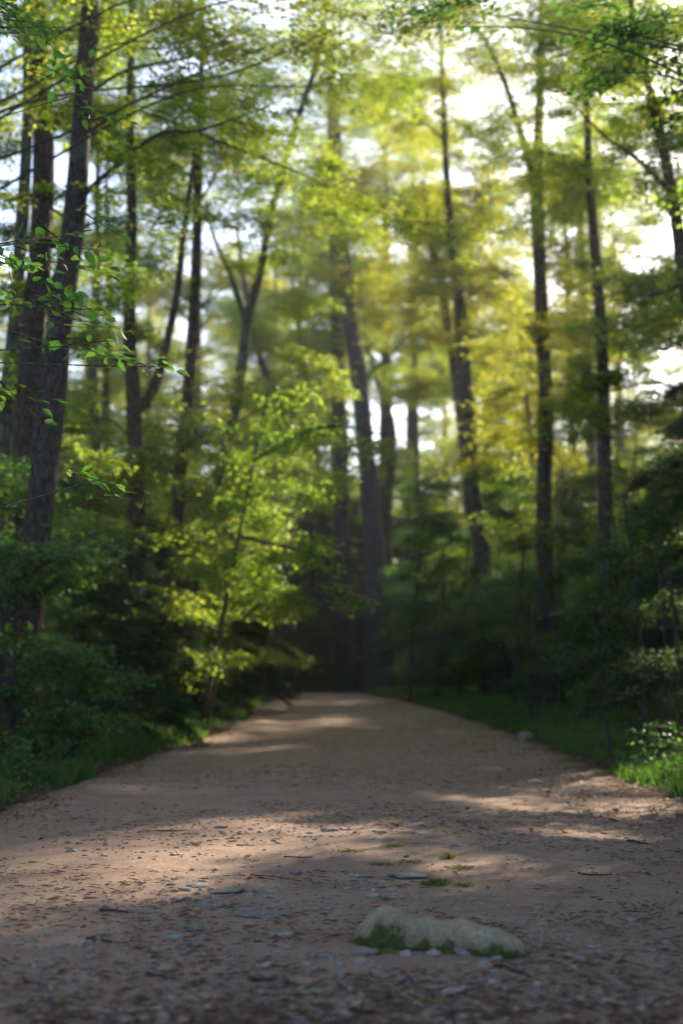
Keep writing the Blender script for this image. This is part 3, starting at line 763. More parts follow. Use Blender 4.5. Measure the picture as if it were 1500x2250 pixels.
build_shrub("leafy_bush", "yellow-green sprigs low on the left behind the grass clumps",
            [[(80,1700,8),(90,1640,6),(100,1600,4)], [(150,1690,8),(170,1630,5),(190,1590,3)]], 16.5, M_GRASS,
            [(60,1620,70,30),(170,1620,70,30),(230,1590,60,25),(120,1580,60,25)], 0.05, 1.1, seed=4, n=10, tier=0.1, tone0=0.15)

def hemlock(name, label, px, dist, h, rad, seed, group=None, trunk_px=None, low=0.25, bark=B_DARK, mat=None):
    """conifer: stem with tiers of drooping flat boughs"""
    rng = np.random.default_rng(seed + 5000)
    x = (px - 750) / F * dist if px is not None else 0.0
    base = np.array([x, dist, float(H(x, dist))])
    t = thing(name, base, label, "evergreen", group)
    b = Bag(); tube(b, np.array([[0, 0, -0.1, 0.012 * h + 0.02], [0.05, 0, h * 0.5, 0.008 * h + 0.01], [0, 0.05, h, 0.006]]), 24, 9, 0.04, 0.6, seed)
    z = low
    fol = Bag(); bo = b
    while z < h - 0.1:
        f = 1 - (z - low) / (h - low)
        L = rad * (0.25 + 0.75 * f ** 0.7)
        for k in range(5):
            a = rng.uniform(0, 6.28); l = L * rng.uniform(0.6, 1.15)
            d = np.array([math.cos(a), math.sin(a), 0])
            zz = z + rng.uniform(-0.15, 0.15)
            A = np.array([0, 0, zz]); M = A + d * l * 0.55 + np.array([0, 0, 0.06 * l]); E = A + d * l + np.array([0, 0, -0.22 * l])
            tube(bo, np.array([[*A, 0.008 + 0.006 * l], [*M, 0.006 + 0.003 * l], [*E, 0.003]]), 7, 4, 0, 0)
            cc = catmull(np.array([A, M, E]), 12)
            m = int(16 + 44 * l)
            tt = rng.uniform(0.15, 1, m)
            pos = np.stack([np.interp(tt, np.linspace(0, 1, 12), cc[:, q]) for q in range(3)], 1)
            s = np.array([-d[1], d[0], 0])
            sg = np.where(rng.random(m) < 0.5, 1, -1)[:, None]
            D = d * 0.75 + s * sg * 0.8 + rng.normal(0, 0.15, (m, 3)) - np.array([0, 0, 0.15])
            ll = l * 0.38 * (1.15 - tt) + 0.10
            sprays(fol, rng, pos, D, ll, 12, 0.08, width=0.17, tilt=0.3, droop=0.3, fill=0.9)
        z += 0.26 + 0.05 * h / 6
    link("trunk", b.mesh("trunk", [bark], True), t)
    link("needles", fol.mesh("needles", [mat or M_NEED, B_TWIG]), t)
    return t

def copy_tree(o, loc, rz, sc, label=None):
    c = o.copy(); COL.objects.link(c)
    c.location = loc; c.rotation_euler = (0, 0, rz); c.scale = (sc, sc, sc)
    if label: c["label"] = label
    for ch in list(o.children):
        d_ = ch.copy(); COL.objects.link(d_); d_.parent = c
    return c

hemlock("hemlock_sapling", "feathery dark hemlock between the left bush and the slim straight trunk", 262, 20.5, 3.0, 1.25, 1)
hemlock("hemlock_sapling", "dark drooping hemlock at the foot of the slim straight trunk", 352, 24.5, 3.6, 1.2, 2)
hemlock("hemlock_sapling", "low dark hemlock at the left bend where the road vanishes", 520, 31, 3.2, 1.5, 3)
hemlock("large_hemlock", "tall blackish-green evergreen at the right edge below the sun gap", 1560, 23, 6.0, 2.0, 4, low=0.6)
# dark evergreens closing the road's end
HEM = hemlock("hemlock_tree", "dark evergreen closing the end of the road, left of the tall central pine", 700, 56, 8.2, 2.6, 5, group="evergreens closing the road's end", low=0.2)
GRP = "evergreens closing the road's end"
for (px, dist, sc, lab) in [
    (640, 50, 0.85, "dark evergreen at the left corner of the road's vanishing point"),
    (770, 60, 1.0, "blackish evergreen just behind the tall central pine"),
    (860, 53, 0.8, "evergreen right behind the verge, right of the tall central pine's foot"),
    (585, 58, 1.0, "evergreen behind the beech fans, above where the road turns left"),
    (940, 57, 0.95, "evergreen behind the pale thin pole in the bright gap"),
    (1010, 49, 0.7, "evergreen behind the feet of the dark trunk and pale leaning stem"),
    (500, 52, 0.9, "evergreen in the woods left of where the road vanishes"),
    (1120, 50, 0.85, "evergreen between the dark upright trunk and the speckled trunk"),
    (1260, 44, 0.85, "evergreen in the gloom behind the speckled trunk's foot"),
    (400, 46, 0.8, "evergreen in the gloom behind the slim straight trunk"),
    (250, 44, 0.75, "evergreen in the gloom behind the forked brown tree"),
    (1400, 42, 0.85, "evergreen in the gloom behind the slim trunk by the sun gap"),
    (110, 40, 0.7, "evergreen in the gloom right of the dark leaning trunk's foot"),
    (715, 72, 1.2, "farthest evergreen, seen over the end of the road")]:
    x = (px - 750) / F * dist
    copy_tree(HEM, (x, dist, float(H(x, dist))), px * 1.7, sc, lab)

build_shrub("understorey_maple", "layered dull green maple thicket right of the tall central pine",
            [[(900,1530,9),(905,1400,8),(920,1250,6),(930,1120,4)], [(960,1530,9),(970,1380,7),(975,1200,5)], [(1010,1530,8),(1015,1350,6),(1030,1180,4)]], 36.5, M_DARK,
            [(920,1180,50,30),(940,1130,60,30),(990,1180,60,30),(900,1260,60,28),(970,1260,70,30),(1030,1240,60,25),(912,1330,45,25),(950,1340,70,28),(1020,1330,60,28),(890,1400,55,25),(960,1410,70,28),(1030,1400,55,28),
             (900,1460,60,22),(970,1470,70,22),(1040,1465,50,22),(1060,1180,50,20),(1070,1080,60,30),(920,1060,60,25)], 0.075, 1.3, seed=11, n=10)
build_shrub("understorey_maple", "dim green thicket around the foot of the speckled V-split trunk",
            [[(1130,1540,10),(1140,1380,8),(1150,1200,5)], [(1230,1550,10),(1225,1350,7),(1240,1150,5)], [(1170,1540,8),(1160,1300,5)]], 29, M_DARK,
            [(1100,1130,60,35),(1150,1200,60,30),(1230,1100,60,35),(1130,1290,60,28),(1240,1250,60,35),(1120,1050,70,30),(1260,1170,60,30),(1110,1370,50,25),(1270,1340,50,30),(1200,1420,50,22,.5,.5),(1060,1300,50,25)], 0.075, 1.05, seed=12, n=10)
build_shrub("wispy_bush", "bare-twigged bush with sparse yellow buds before the speckled trunk's foot",
            [[(1170,1550,6),(1160,1400,4),(1140,1290,2)], [(1178,1550,6),(1190,1400,4),(1200,1280,2)], [(1182,1550,5),(1230,1430,3),(1270,1360,2)], [(1176,1550,5),(1120,1440,3),(1090,1380,2)], [(1180,1550,5),(1175,1420,3),(1172,1330,2)]], 25.5, M_GRASS,
            [(1150,1310,40,30),(1200,1330,40,40),(1230,1410,40,30),(1130,1400,40,30),(1180,1460,50,30)], 0.035, 0.35, seed=13, n=8, tone0=0.3)
build_shrub("tangled_thicket", "soft grey-green thicket filling the right edge above the grass",
            [[(1420,1640,12),(1410,1450,9),(1390,1250,6),(1370,1100,4)], [(1500,1650,12),(1490,1450,9),(1470,1250,6)], [(1340,1620,10),(1320,1450,7),(1300,1300,4)], [(1560,1650,10),(1540,1400,7),(1520,1150,5)], [(1440,1640,8),(1460,1420,5),(1440,1180,3)]], 17.5, M_OLIVE,
            [(1400,1150,80,40),(1480,1100,60,50),(1350,1230,70,35),(1440,1250,80,40),(1310,1330,60,30),(1400,1350,80,40),(1490,1340,60,45),(1340,1430,70,35),(1430,1450,80,40),(1500,1450,50,40),(1290,1500,60,30),(1380,1530,70,30),(1470,1540,70,35),(1400,1600,60,20),(1490,1620,50,25),(1250,1440,50,25),(1500,1200,50,50),(1500,980,60,50),(1430,1000,60,35)], 0.06, 1.0, seed=14, n=10, tier=0.13, tone0=-0.05)

def understorey(seed, h, leaf, s):
    rng = np.random.default_rng(seed + 7000)
    t = thing("understorey_sapling", (0, 0, 0), "leafy young sapling in the gloom between the big trunks", "sapling", "young saplings between the big trunks")
    b = Bag(); fol = Bag(); ax = []
    for k in range(3):
        a = rng.uniform(0, 6.28); sp = rng.uniform(.2, .8)
        hh = h * rng.uniform(.6, 1)
        rows = np.array([[.05 * math.cos(a), .05 * math.sin(a), -.1, .007 * h], [sp * .4 * math.cos(a), sp * .4 * math.sin(a), hh * .5, .005 * h], [sp * math.cos(a), sp * math.sin(a), hh, .003]])
        tube(b, rows, 14, 6, .06, 0, seed); cc = catmull(rows, 30); ax.append(cc)
        for q in range(7):
            i = int(rng.integers(5, 29)); A = cc[i]; a2 = rng.uniform(0, 6.28); l = rng.uniform(.4, 1.2) * (0.25 * h) ** .8
            c = A[:3] + np.array([math.cos(a2) * l, math.sin(a2) * l, rng.uniform(-.05, .25)])
            m = (A[:3] + c) / 2 + np.array([0, 0, .08])
            tube(b, np.array([[*A[:3], max(.004, A[3] * .5)], [*m, max(.003, A[3] * .3)], [*c, .002]]), 7, 4, 0, 0)
            blob_sprays(fol, rng, c, np.array([.75, .75, .25]) * (0.2 * h) ** .6, (A[0], A[1]), s, 0.85, 10, tier=0.25)
    link("stems", b.mesh("stems", [B_TWIG]), t)
    link("foliage", fol.mesh("foliage", [leaf, B_TWIG]), t)
    return t
SAP = [understorey(1, 4.5, M_DARK, .075), understorey(2, 3.2, M_DARK, .07), understorey(3, 6.0, M_LEAF, .08), understorey(4, 2.2, M_DARK, .06)]
rng = np.random.default_rng(21)
sp_ = []
for k in range(6000):
    if len(sp_) >= 84: break
    y = rng.uniform(17, 54); px = rng.uniform(-60, 1560)
    x = (px - 750) / F * y
    if road_l(y) - 1.6 < x < road_r(y) + 1.9: continue
    if y < 26 and px > 900: continue
    if 560 < px < 910: continue
    if all((x - a) ** 2 + (y - b) ** 2 > 1.7 ** 2 for a, b in sp_):
        sp_.append((x, y))
for i, (x, y) in enumerate(sp_):
    k = i if i < 4 else int(rng.integers(0, 4)); loc = (x, y, float(H(x, y)))
    if i < 4: SAP[i].location = loc
    else: copy_tree(SAP[k], loc, float(rng.uniform(0, 6.28)), float(rng.uniform(.8, 1.25)))

for (px, dist, rz, sc) in [(345, 27, .3, 1.0), (415, 29, 1.9, .9), (300, 24.5, 3.3, .95), (470, 31, 4.6, 1.0), (200, 25, 5.2, 1.0)]:
    x = (px - 750) / F * dist
    copy_tree(SAP[2], (x, dist, float(H(x, dist))), rz, sc)

# ------------------------------------------------------------------ the woods farther off: four kinds, each with stem and crown, then copies
def wood_tree(seed, h, crown_from, rad, leaf, bark, s):
    rng = np.random.default_rng(seed + 9000)
    t = thing("woodland_tree", (0, 0, 0), "slender tree in the sunlit woods far behind the road", "tree", "slender trees in the far woods")
    b = Bag()
    lean = rng.normal(0, 0.4, 2)
    r0 = 0.012 * h
    rows = np.array([[0, 0, -0.15, r0 * 1.15], [lean[0] * .2, lean[1] * .2, h * .25, r0], [lean[0] * .8, lean[1] * .5, h * .55, r0 * .7], [lean[0], lean[1], h, 0.02]])
    tube(b, rows, 26, 10, 0.05, 0.8, seed)
    ax = catmull(rows, 40)
    fol = Bag()
    for k in range(22):
        z = rng.uniform(crown_from, h)
        i = np.argmin(abs(ax[:, 2] - z)); A = ax[max(0, i - 2)]
        f = 1 - 0.5 * abs((z - crown_from) / (h - crown_from) - 0.4)
        a = rng.uniform(0, 6.28); l = rad * f * rng.uniform(0.35, 1.0)
        c = np.array([A[0] + math.cos(a) * l, A[1] + math.sin(a) * l, z])
        m = (A[:3] + c) / 2 + np.array([0, 0, 0.12 * l])
        tube(b, np.array([[*A[:3], A[3] * 0.45], [*m, A[3] * 0.3], [*c, 0.008]]), 9, 5, 0.05, 0)
        blob_sprays(fol, rng, c, np.array([1.0, 1.0, 0.55]) * rad * 0.46 * rng.uniform(.6, 1.2), (A[0], A[1]), s, 0.85, 10, tier=0.05)
    link("trunk", b.mesh("trunk", [bark], True), t)
    link("crown", fol.mesh("crown", [leaf, B_TWIG]), t)
    return t

KINDS = [wood_tree(1, 21, 3.0, 3.2, M_LEAF, B_GREY, 0.11), wood_tree(2, 26, 6.0, 3.3, M_GOLD, B_DARK, 0.12),
         wood_tree(3, 14, 2.2, 2.7, M_GOLD, B_BROWN, 0.105), wood_tree(4, 11, 1.6, 2.5, M_LEAF, B_GREY, 0.10), wood_tree(5, 28, 9.0, 3.2, M_LEAF, B_DARK, 0.12)]
rng = np.random.default_rng(42)
spots = []
for k in range(4000):
    if len(spots) >= 92: break
    y = 54 + 66 * rng.random() ** 0.8
    px = rng.uniform(-120, 1620)
    x = (px - 750) / F * y
    if road_l(y) - 1.5 < x < road_r(y) + 1.5: continue
    if all((x - a) ** 2 + (y - b) ** 2 > 3.2 ** 2 for a, b in spots):
        spots.append((x, y))
# woods beyond both edges of the frame, which shade the road
for k in range(4000):
    if len(spots) >= 112: break
    y = rng.uniform(-4, 70); x = rng.uniform(-26, 34)
    half = 750 / F * max(y, 3) + 2.6
    if x > 0 or abs(x) < half or (x < 6.5 and x > -6): continue
    if all((x - a) ** 2 + (y - b) ** 2 > 3.6 ** 2 for a, b in spots):
        spots.append((x, y))
right = len(spots)
# lower trees added beyond the right edge for shade; a lane between them lets a shaft of sun onto the road
lane = np.array([math.sin(SUN_AZ), math.cos(SUN_AZ)])
for k in range(30000):
    if len(spots) >= right + 150: break
    y = rng.uniform(2, 64); x = rng.uniform(4, 40)
    if x < 750 / F * y + 2.2 or x < 5.6: continue
    off = abs((x - 0.25) * lane[1] - (y - 8.75) * lane[0])
    if off < 1.55: continue
    if all((x - a) ** 2 + (y - b) ** 2 > 2.05 ** 2 for a, b in spots):
        spots.append((x, y))
first = set()
for i, (x, y) in enumerate(spots):
    k = int(rng.integers(0, len(KINDS))) if i < right else int(rng.integers(2, 4))
    loc = (x, y, float(H(x, y)))
    off = (x - 0.25) * lane[1] - (y - 8.75) * lane[0]
    if i >= right and -2.7 < off < -1.5 and k in first: continue
    if k not in first:
        first.add(k)
        KINDS[k].location = loc
    else:
        copy_tree(KINDS[k], loc, float(rng.uniform(0, 6.28)), float(rng.uniform(0.85, 1.15)))
for (t_, off, k, rz, sc) in [(18, -3.65, 3, .5, 1.0), (25, -3.4, 2, 1.7, 1.0), (31, -3.7, 2, 3.0, 1.0), (13, 1.75, 3, 2.2, 1.0), (20, 2.4, 2, 4.1, 1.0)]:  # trees added to block the sun on either side of the streak
    p_ = np.array([0.25, 8.75]) + t_ * lane[[0, 1]] + off * np.array([lane[1], -lane[0]])
    copy_tree(KINDS[k], (p_[0], p_[1], float(H(p_[0], p_[1]))), rz, sc)
for k, o in enumerate(KINDS):
    if k not in first: o.location = (-30 - 4 * k, 60, 0)

def distant_woods():
    rng = np.random.default_rng(77)
    bag = Bag()
    for y0, n, s in ((125, 1500, 0.34), (150, 1500, 0.42), (190, 1700, 0.55)):
        x = rng.uniform(-0.34, 0.42, n) * y0
        top = y0 * (0.135 + 0.03 * wob(x / y0 * 60, x * 0 + y0))
        z = -1.5 + top * rng.random(n) ** 0.9
        C = np.stack([x, y0 + rng.uniform(-8, 8, n), z], 1)
        C = np.repeat(C, 4, 0) + rng.normal(0, 1.0, (n * 4, 3)) * np.array([1.1, 1, .6])
        D = np.concatenate([rng.normal(0, 1, (len(C), 2)), rng.normal(0, .2, (len(C), 1))], 1)
        sprays(bag, rng, C, D, s * 5, 9, s, tilt=0.6)
        for k in range(70):
            xx = rng.uniform(-0.34, 0.42) * y0; yy = y0 + rng.uniform(-8, 8)
            tube(bag, np.array([[xx, yy, -2, .22], [xx + rng.normal(0, .4), yy, 8, .16], [xx + rng.normal(0, 1), yy, 18, .05]]), 6, 6, 0, 0, m=1)
    return bag.mesh("distant_woods", [M_LEAF, B_TWIG])
tag(link("distant_woods", distant_woods()), "mass of far-off sunlit woods seen between the trunks", "woods", kind="stuff")

# ------------------------------------------------------------------ grass, undergrowth, litter, gravel
def scatter_side(rng, n, y0, y1, w0, w1, side, power=1.0):
    """positions beside the road, w0..w1 metres out from its edge, denser near the camera"""
    u = rng.random(n)
    y = y0 * (y1 / y0) ** (u ** power)
    w = w0 + (w1 - w0) * rng.random(n) ** 1.3
    x = np.where(side < 0, road_l(y) - w, road_r(y) + w)
    return x, y

def grass_obj():
    rng = np.random.default_rng(5)
    bag = Bag()
    for side, n in ((-1, 75000), (1, 90000)):
        x, y = scatter_side(rng, n, 8.0, 47, -0.35, 3.6, side)
        # clumps: pull blades toward clump centres, thin out between
        dens = wob(x, y, 2.2) + 0.5 * wob(x, y, 5.0)
        wv = np.where(side < 0, road_l(y) - x, x - road_r(y))
        ok = (dens + 0.35 * smooth(wv / 0.8) + 0.02 > rng.uniform(-0.35, 0.35, n) ) & (wv > 0.45 * wob(x, y, 1.3) + 0.1)
        x, y, dens = x[ok], y[ok], dens[ok]
        N = len(x)
        z = H(x, y)
        h = (0.07 + 0.12 * smooth(dens * 2 + 0.5)) * rng.uniform(0.5, 1.4, N)
        a = rng.uniform(0, 6.28, N); bend = rng.uniform(0.2, 0.9, N) * h
        dx, dy = np.cos(a) * bend, np.sin(a) * bend
        p = rng.uniform(0, 3.14, N); w = rng.uniform(0.003, 0.006, N) * (1 + y / 22)
        wx, wy = np.cos(p) * w, np.sin(p) * w
        V = np.stack([np.stack([x - wx, y - wy, z - 0.01], 1), np.stack([x + wx, y + wy, z - 0.01], 1),
                      np.stack([x + dx * .35 + wx * .8, y + dy * .35 + wy * .8, z + h * .6], 1), np.stack([x + dx * .35 - wx * .8, y + dy * .35 - wy * .8, z + h * .6], 1),
                      np.stack([x + dx, y + dy, z + h], 1)], 1).reshape(-1, 3)
        i = np.arange(N) * 5
        tone = np.clip(rng.normal(0.45, 0.2, N) + 0.15 * dens, 0, 1)
        bag.add(V, np.stack([i + 3, i + 2, i + 4], 1), np.stack([i, i + 1, i + 2, i + 3], 1), np.repeat(tone, 5))
    return bag.mesh("grass", [M_GRASS])
tag(link("grass", grass_obj()), "fresh green grass along both verges of the dirt road", "grass", kind="stuff")

def undergrowth_obj():
    rng = np.random.default_rng(6)
    bag = Bag()
    for side, n in ((-1, 4600), (1, 5000)):
        x, y = scatter_side(rng, n, 9.0, 60, 0.15, 9, side)
        dens = wob(x, y, 1.7)
        ok = dens > -0.12
        x, y, dens = x[ok], y[ok], dens[ok]
        z = H(x, y) + rng.uniform(0.05, 0.35, len(x)) * (0.5 + smooth((dens + .1) * 3))
        C = np.stack([x, y, z], 1)
        D = np.concatenate([rng.normal(0, 1, (len(x), 2)), rng.normal(0.1, 0.2, (len(x), 1))], 1)
        sprays(bag, rng, C, D, rng.uniform(0.18, 0.4, len(x)), 8, 0.055, tilt=0.5)
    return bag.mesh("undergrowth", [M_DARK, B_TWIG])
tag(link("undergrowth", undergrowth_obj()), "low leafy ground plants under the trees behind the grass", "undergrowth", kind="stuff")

def litter_obj():
    rng = np.random.default_rng(8)
    bag = Bag()
    xs, ys = [], []
    x, y = scatter_side(rng, 15000, 5, 45, 0.55, -1.1, 1); xs.append(x); ys.append(y)
    x, y = scatter_side(rng, 6000, 5, 45, -0.35, 0.5, -1); xs.append(x); ys.append(y)
    y = 4.5 * (34 / 4.5) ** (rng.random(3600) ** 1.3); x = road_l(y) + (road_r(y) - road_l(y)) * rng.beta(2.6, 1.0, 3600); xs.append(x); ys.append(y)
    y = 4.4 * (24 / 4.4) ** (rng.random(3200) ** 2.2); x = rng.uniform(-3, 3.2, 3200); xs.append(x); ys.append(y)
    x = np.concatenate(xs); y = np.concatenate(ys); N = len(x)
    ok = wob(x, y, 2.0) + 0.5 * wob(x, y, 6.0) > rng.uniform(-0.5, 0.4, N)
    x, y = x[ok], y[ok]; N = len(x)
    inside = (x > road_l(y)) & (x < road_r(y))
    z = H(x, y) + np.where(inside, 0.026, 0.012) + rng.uniform(0, 0.008, N)
    a = rng.uniform(0, 6.28, N)
    u = np.stack([np.cos(a), np.sin(a), rng.normal(0, 0.18, N)], 1)
    nr = np.array([0, 0, 1.0]) + rng.normal(0, 0.3, (N, 3))
    small = rng.random(N) < 0.55
    s = np.where(small, rng.uniform(0.012, 0.03, N), rng.uniform(0.03, 0.06, N))
    add_leaves(bag, np.stack([x, y, z], 1), u, nr, s, 0.3, np.clip(rng.normal(0.45, 0.25, N), 0, 1))
    # fallen needles
    M_ = 20000
    y = 4.4 * (30 / 4.4) ** (rng.random(M_) ** 2.0); x = rng.normal(0.4, 1.9, M_)
    okk = (x > road_l(y)) & (x < road_r(y)) & (wob(x, y, 1.5) + 0.4 * wob(x, y, 5) > -0.05)
    x, y = x[okk], y[okk]; z = H(x, y) + 0.027 + rng.uniform(0, 0.004, len(x))
    a = rng.uniform(0, 6.28, len(x))
    add_leaves(bag, np.stack([x, y, z], 1), np.stack([np.cos(a), np.sin(a), 0 * a], 1), np.array([0, 0, 1.0]) + rng.normal(0, .2, (len(x), 3)), rng.uniform(0.03, 0.07, len(x)), 0.035, np.clip(rng.normal(0.3, 0.15, len(x)), 0, 1))
    return bag.mesh("leaf_litter", [M_LITTER])
tag(link("leaf_litter", litter_obj()), "brown dry leaves and needles strewn along the road and its edges", "leaf litter", kind="stuff")

_phi = (1 + 5 ** .5) / 2
ICO = norm(np.array([(-1, _phi, 0), (1, _phi, 0), (-1, -_phi, 0), (1, -_phi, 0), (0, -1, _phi), (0, 1, _phi), (0, -1, -_phi), (0, 1, -_phi), (_phi, 0, -1), (_phi, 0, 1), (-_phi, 0, -1), (-_phi, 0, 1)]))
ICOF = np.array([(0,11,5),(0,5,1),(0,1,7),(0,7,10),(0,10,11),(1,5,9),(5,11,4),(11,10,2),(10,7,6),(7,1,8),(3,9,4),(3,4,2),(3,2,6),(3,6,8),(3,8,9),(4,9,5),(2,4,11),(6,2,10),(8,6,7),(9,8,1)])
def gravel_obj():
    rng = np.random.default_rng(9)
    bag = Bag()
    N = 9000
    y = 4.3 * (14 / 4.3) ** (rng.random(N) ** 1.8); x = rng.normal(0.0, 1.15, N)
    ok = (x > road_l(y) + .2) & (x < road_r(y) - .2) & (wob(x, y, 1.6) + 0.6 * wob(x, y, 4.5) > -0.12)
    x, y = x[ok], y[ok]; N = len(x)
    s = 0.004 + 0.013 * rng.random(N) ** 3.0 + 0.014 * (rng.random(N) < 0.08)
    sc = rng.uniform(0.6, 1.3, (N, 1, 3)) * np.array([1.25, 1.1, 0.55])
    V = ICO[None] * (1 + rng.normal(0, 0.14, (N, 12, 1))) * s[:, None, None] * sc
    a = rng.uniform(0, 6.28, N)[:, None]
    X_, Y_ = V[..., 0] * np.cos(a) - V[..., 1] * np.sin(a), V[..., 0] * np.sin(a) + V[..., 1] * np.cos(a)
    z = H(x, y) + 0.022
    V = np.stack([X_ + x[:, None], Y_ + y[:, None], V[..., 2] + z[:, None]], -1).reshape(-1, 3)
    Fc = (ICOF[None] + (np.arange(N) * 12)[:, None, None]).reshape(-1, 3)
    bag.add(V, Fc, None, 0.5)
    return bag.mesh("gravel", [M_GRAVEL], True)
tag(link("gravel", gravel_obj()), "small grey gravel spread down the middle of the road", "gravel", kind="stuff")

# ------------------------------------------------------------------ the mossy rock
def build_rock():
    x0, y0 = on_ground(775, 2088); x1, y1 = on_ground(1172, 2118)
    nt_, ns_ = 90, 40
    T = np.linspace(0, 1, nt_)
    hp = np.interp(T, [0, .04, .10, .18, .28, .38, .5, .62, .75, .86, .95, 1], [0.0, .06, .120, .155, .148, .118, .098, .096, .092, .078, .05, 0.0])
    wp = np.interp(T, [0, .05, .15, .3, .5, .7, .85, .95, 1], [0.0, .075, .12, .13, .105, .115, .12, .085, 0.0])
    base = np.array([(x0 + x1) / 2, (y0 + y1) / 2 + 0.08, 0.0]); base[2] = road_z(base[0], base[1])
    V = np.zeros((nt_, ns_, 3)); tn = np.zeros((nt_, ns_))
    for i, t in enumerate(T):
        cx = x0 + (x1 - x0) * t - base[0]; cy = y0 + (y1 - y0) * t + 0.08 - base[1] + 0.012 * math.sin(t * 7)
        for j in range(ns_):
            a = 2 * math.pi * j / ns_
            ca, sa = math.cos(a), math.sin(a)
            yy = abs(ca) ** 0.8 * (1 if ca > 0 else -1) * wp[i]
            zz = (abs(sa) ** 0.75) * hp[i] if sa > 0 else sa * 0.05
            p = Vector((cx * 6 + 3, yy * 9, zz * 9))
            k = noise.fractal(p * 0.6, 0.9, 2.0, 4) * 0.024 + noise.noise(Vector((cx * 30, yy * 30, zz * 30))) * 0.003
            e = min(1, min(t, 1 - t) * 12)
            V[i, j] = (cx + k * 0.3, cy + yy + k * (ca) * e, zz + k * max(0, sa) * e)
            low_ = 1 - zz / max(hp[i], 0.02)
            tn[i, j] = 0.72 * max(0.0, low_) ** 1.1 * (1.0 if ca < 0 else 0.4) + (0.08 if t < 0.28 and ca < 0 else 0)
    q = []
    for i in range(nt_ - 1):
        for j in range(ns_):
            q.append((i * ns_ + j, i * ns_ + (j + 1) % ns_, (i + 1) * ns_ + (j + 1) % ns_, (i + 1) * ns_ + j))
    b = Bag(); b.add(V.reshape(-1, 3), None, np.array(q)[:, ::-1], tn.ravel())
    o = link("mossy_rock", b.mesh("mossy_rock", [M_ROCK], True)); o.location = base
    tag(o, "long pale rock with mossy foot lying in the middle of the dirt road", "rock")
    return (x0, y0, x1, y1)
rk = build_rock()

def stone(px, py, wpx, mat, label, seed, flat=0.35, deep=0.9):
    rng = np.random.default_rng(seed + 70)
    x, y = on_ground(px, py)
    w = wpx / F * y * 0.5
    bmV = ICO.copy(); Fc = ICOF.copy()
    for _ in range(2):                              # subdivide
        nv = list(bmV); nf = []; mid = {}
        def mp_(a, b):
            k = (min(a, b), max(a, b))
            if k not in mid:
                mid[k] = len(nv); nv.append(norm((nv[a] + nv[b]) / 2))
            return mid[k]
        for a, b, c in Fc:
            ab, bc, ca = mp_(a, b), mp_(b, c), mp_(c, a)
            nf += [(a, ab, ca), (b, bc, ab), (c, ca, bc), (ab, bc, ca)]
        bmV = np.array(nv); Fc = np.array(nf)
    off = Vector(tuple(rng.uniform(-20, 20, 3)))
    k = np.array([noise.fractal(Vector(tuple(v)) * 1.1 + off, 0.9, 2.0, 4) for v in bmV])
    V = bmV * (1 + 0.30 * k[:, None]) * np.array([w, w * deep, w * flat])
    inside = road_l(y) < x < road_r(y)
    z = road_z(x, y) if inside else float(H(x, y))
    b = Bag(); b.add(V, Fc, None, 0.5)
    o = link("stone", b.mesh("stone", [mat], True))
    o.location = (x, y, z + w * flat * 0.25); o.rotation_euler = (rng.normal(0, .08), rng.normal(0, .08), rng.uniform(-0.4, 0.4))
    tag(o, label, "stone", "loose stones in the road")
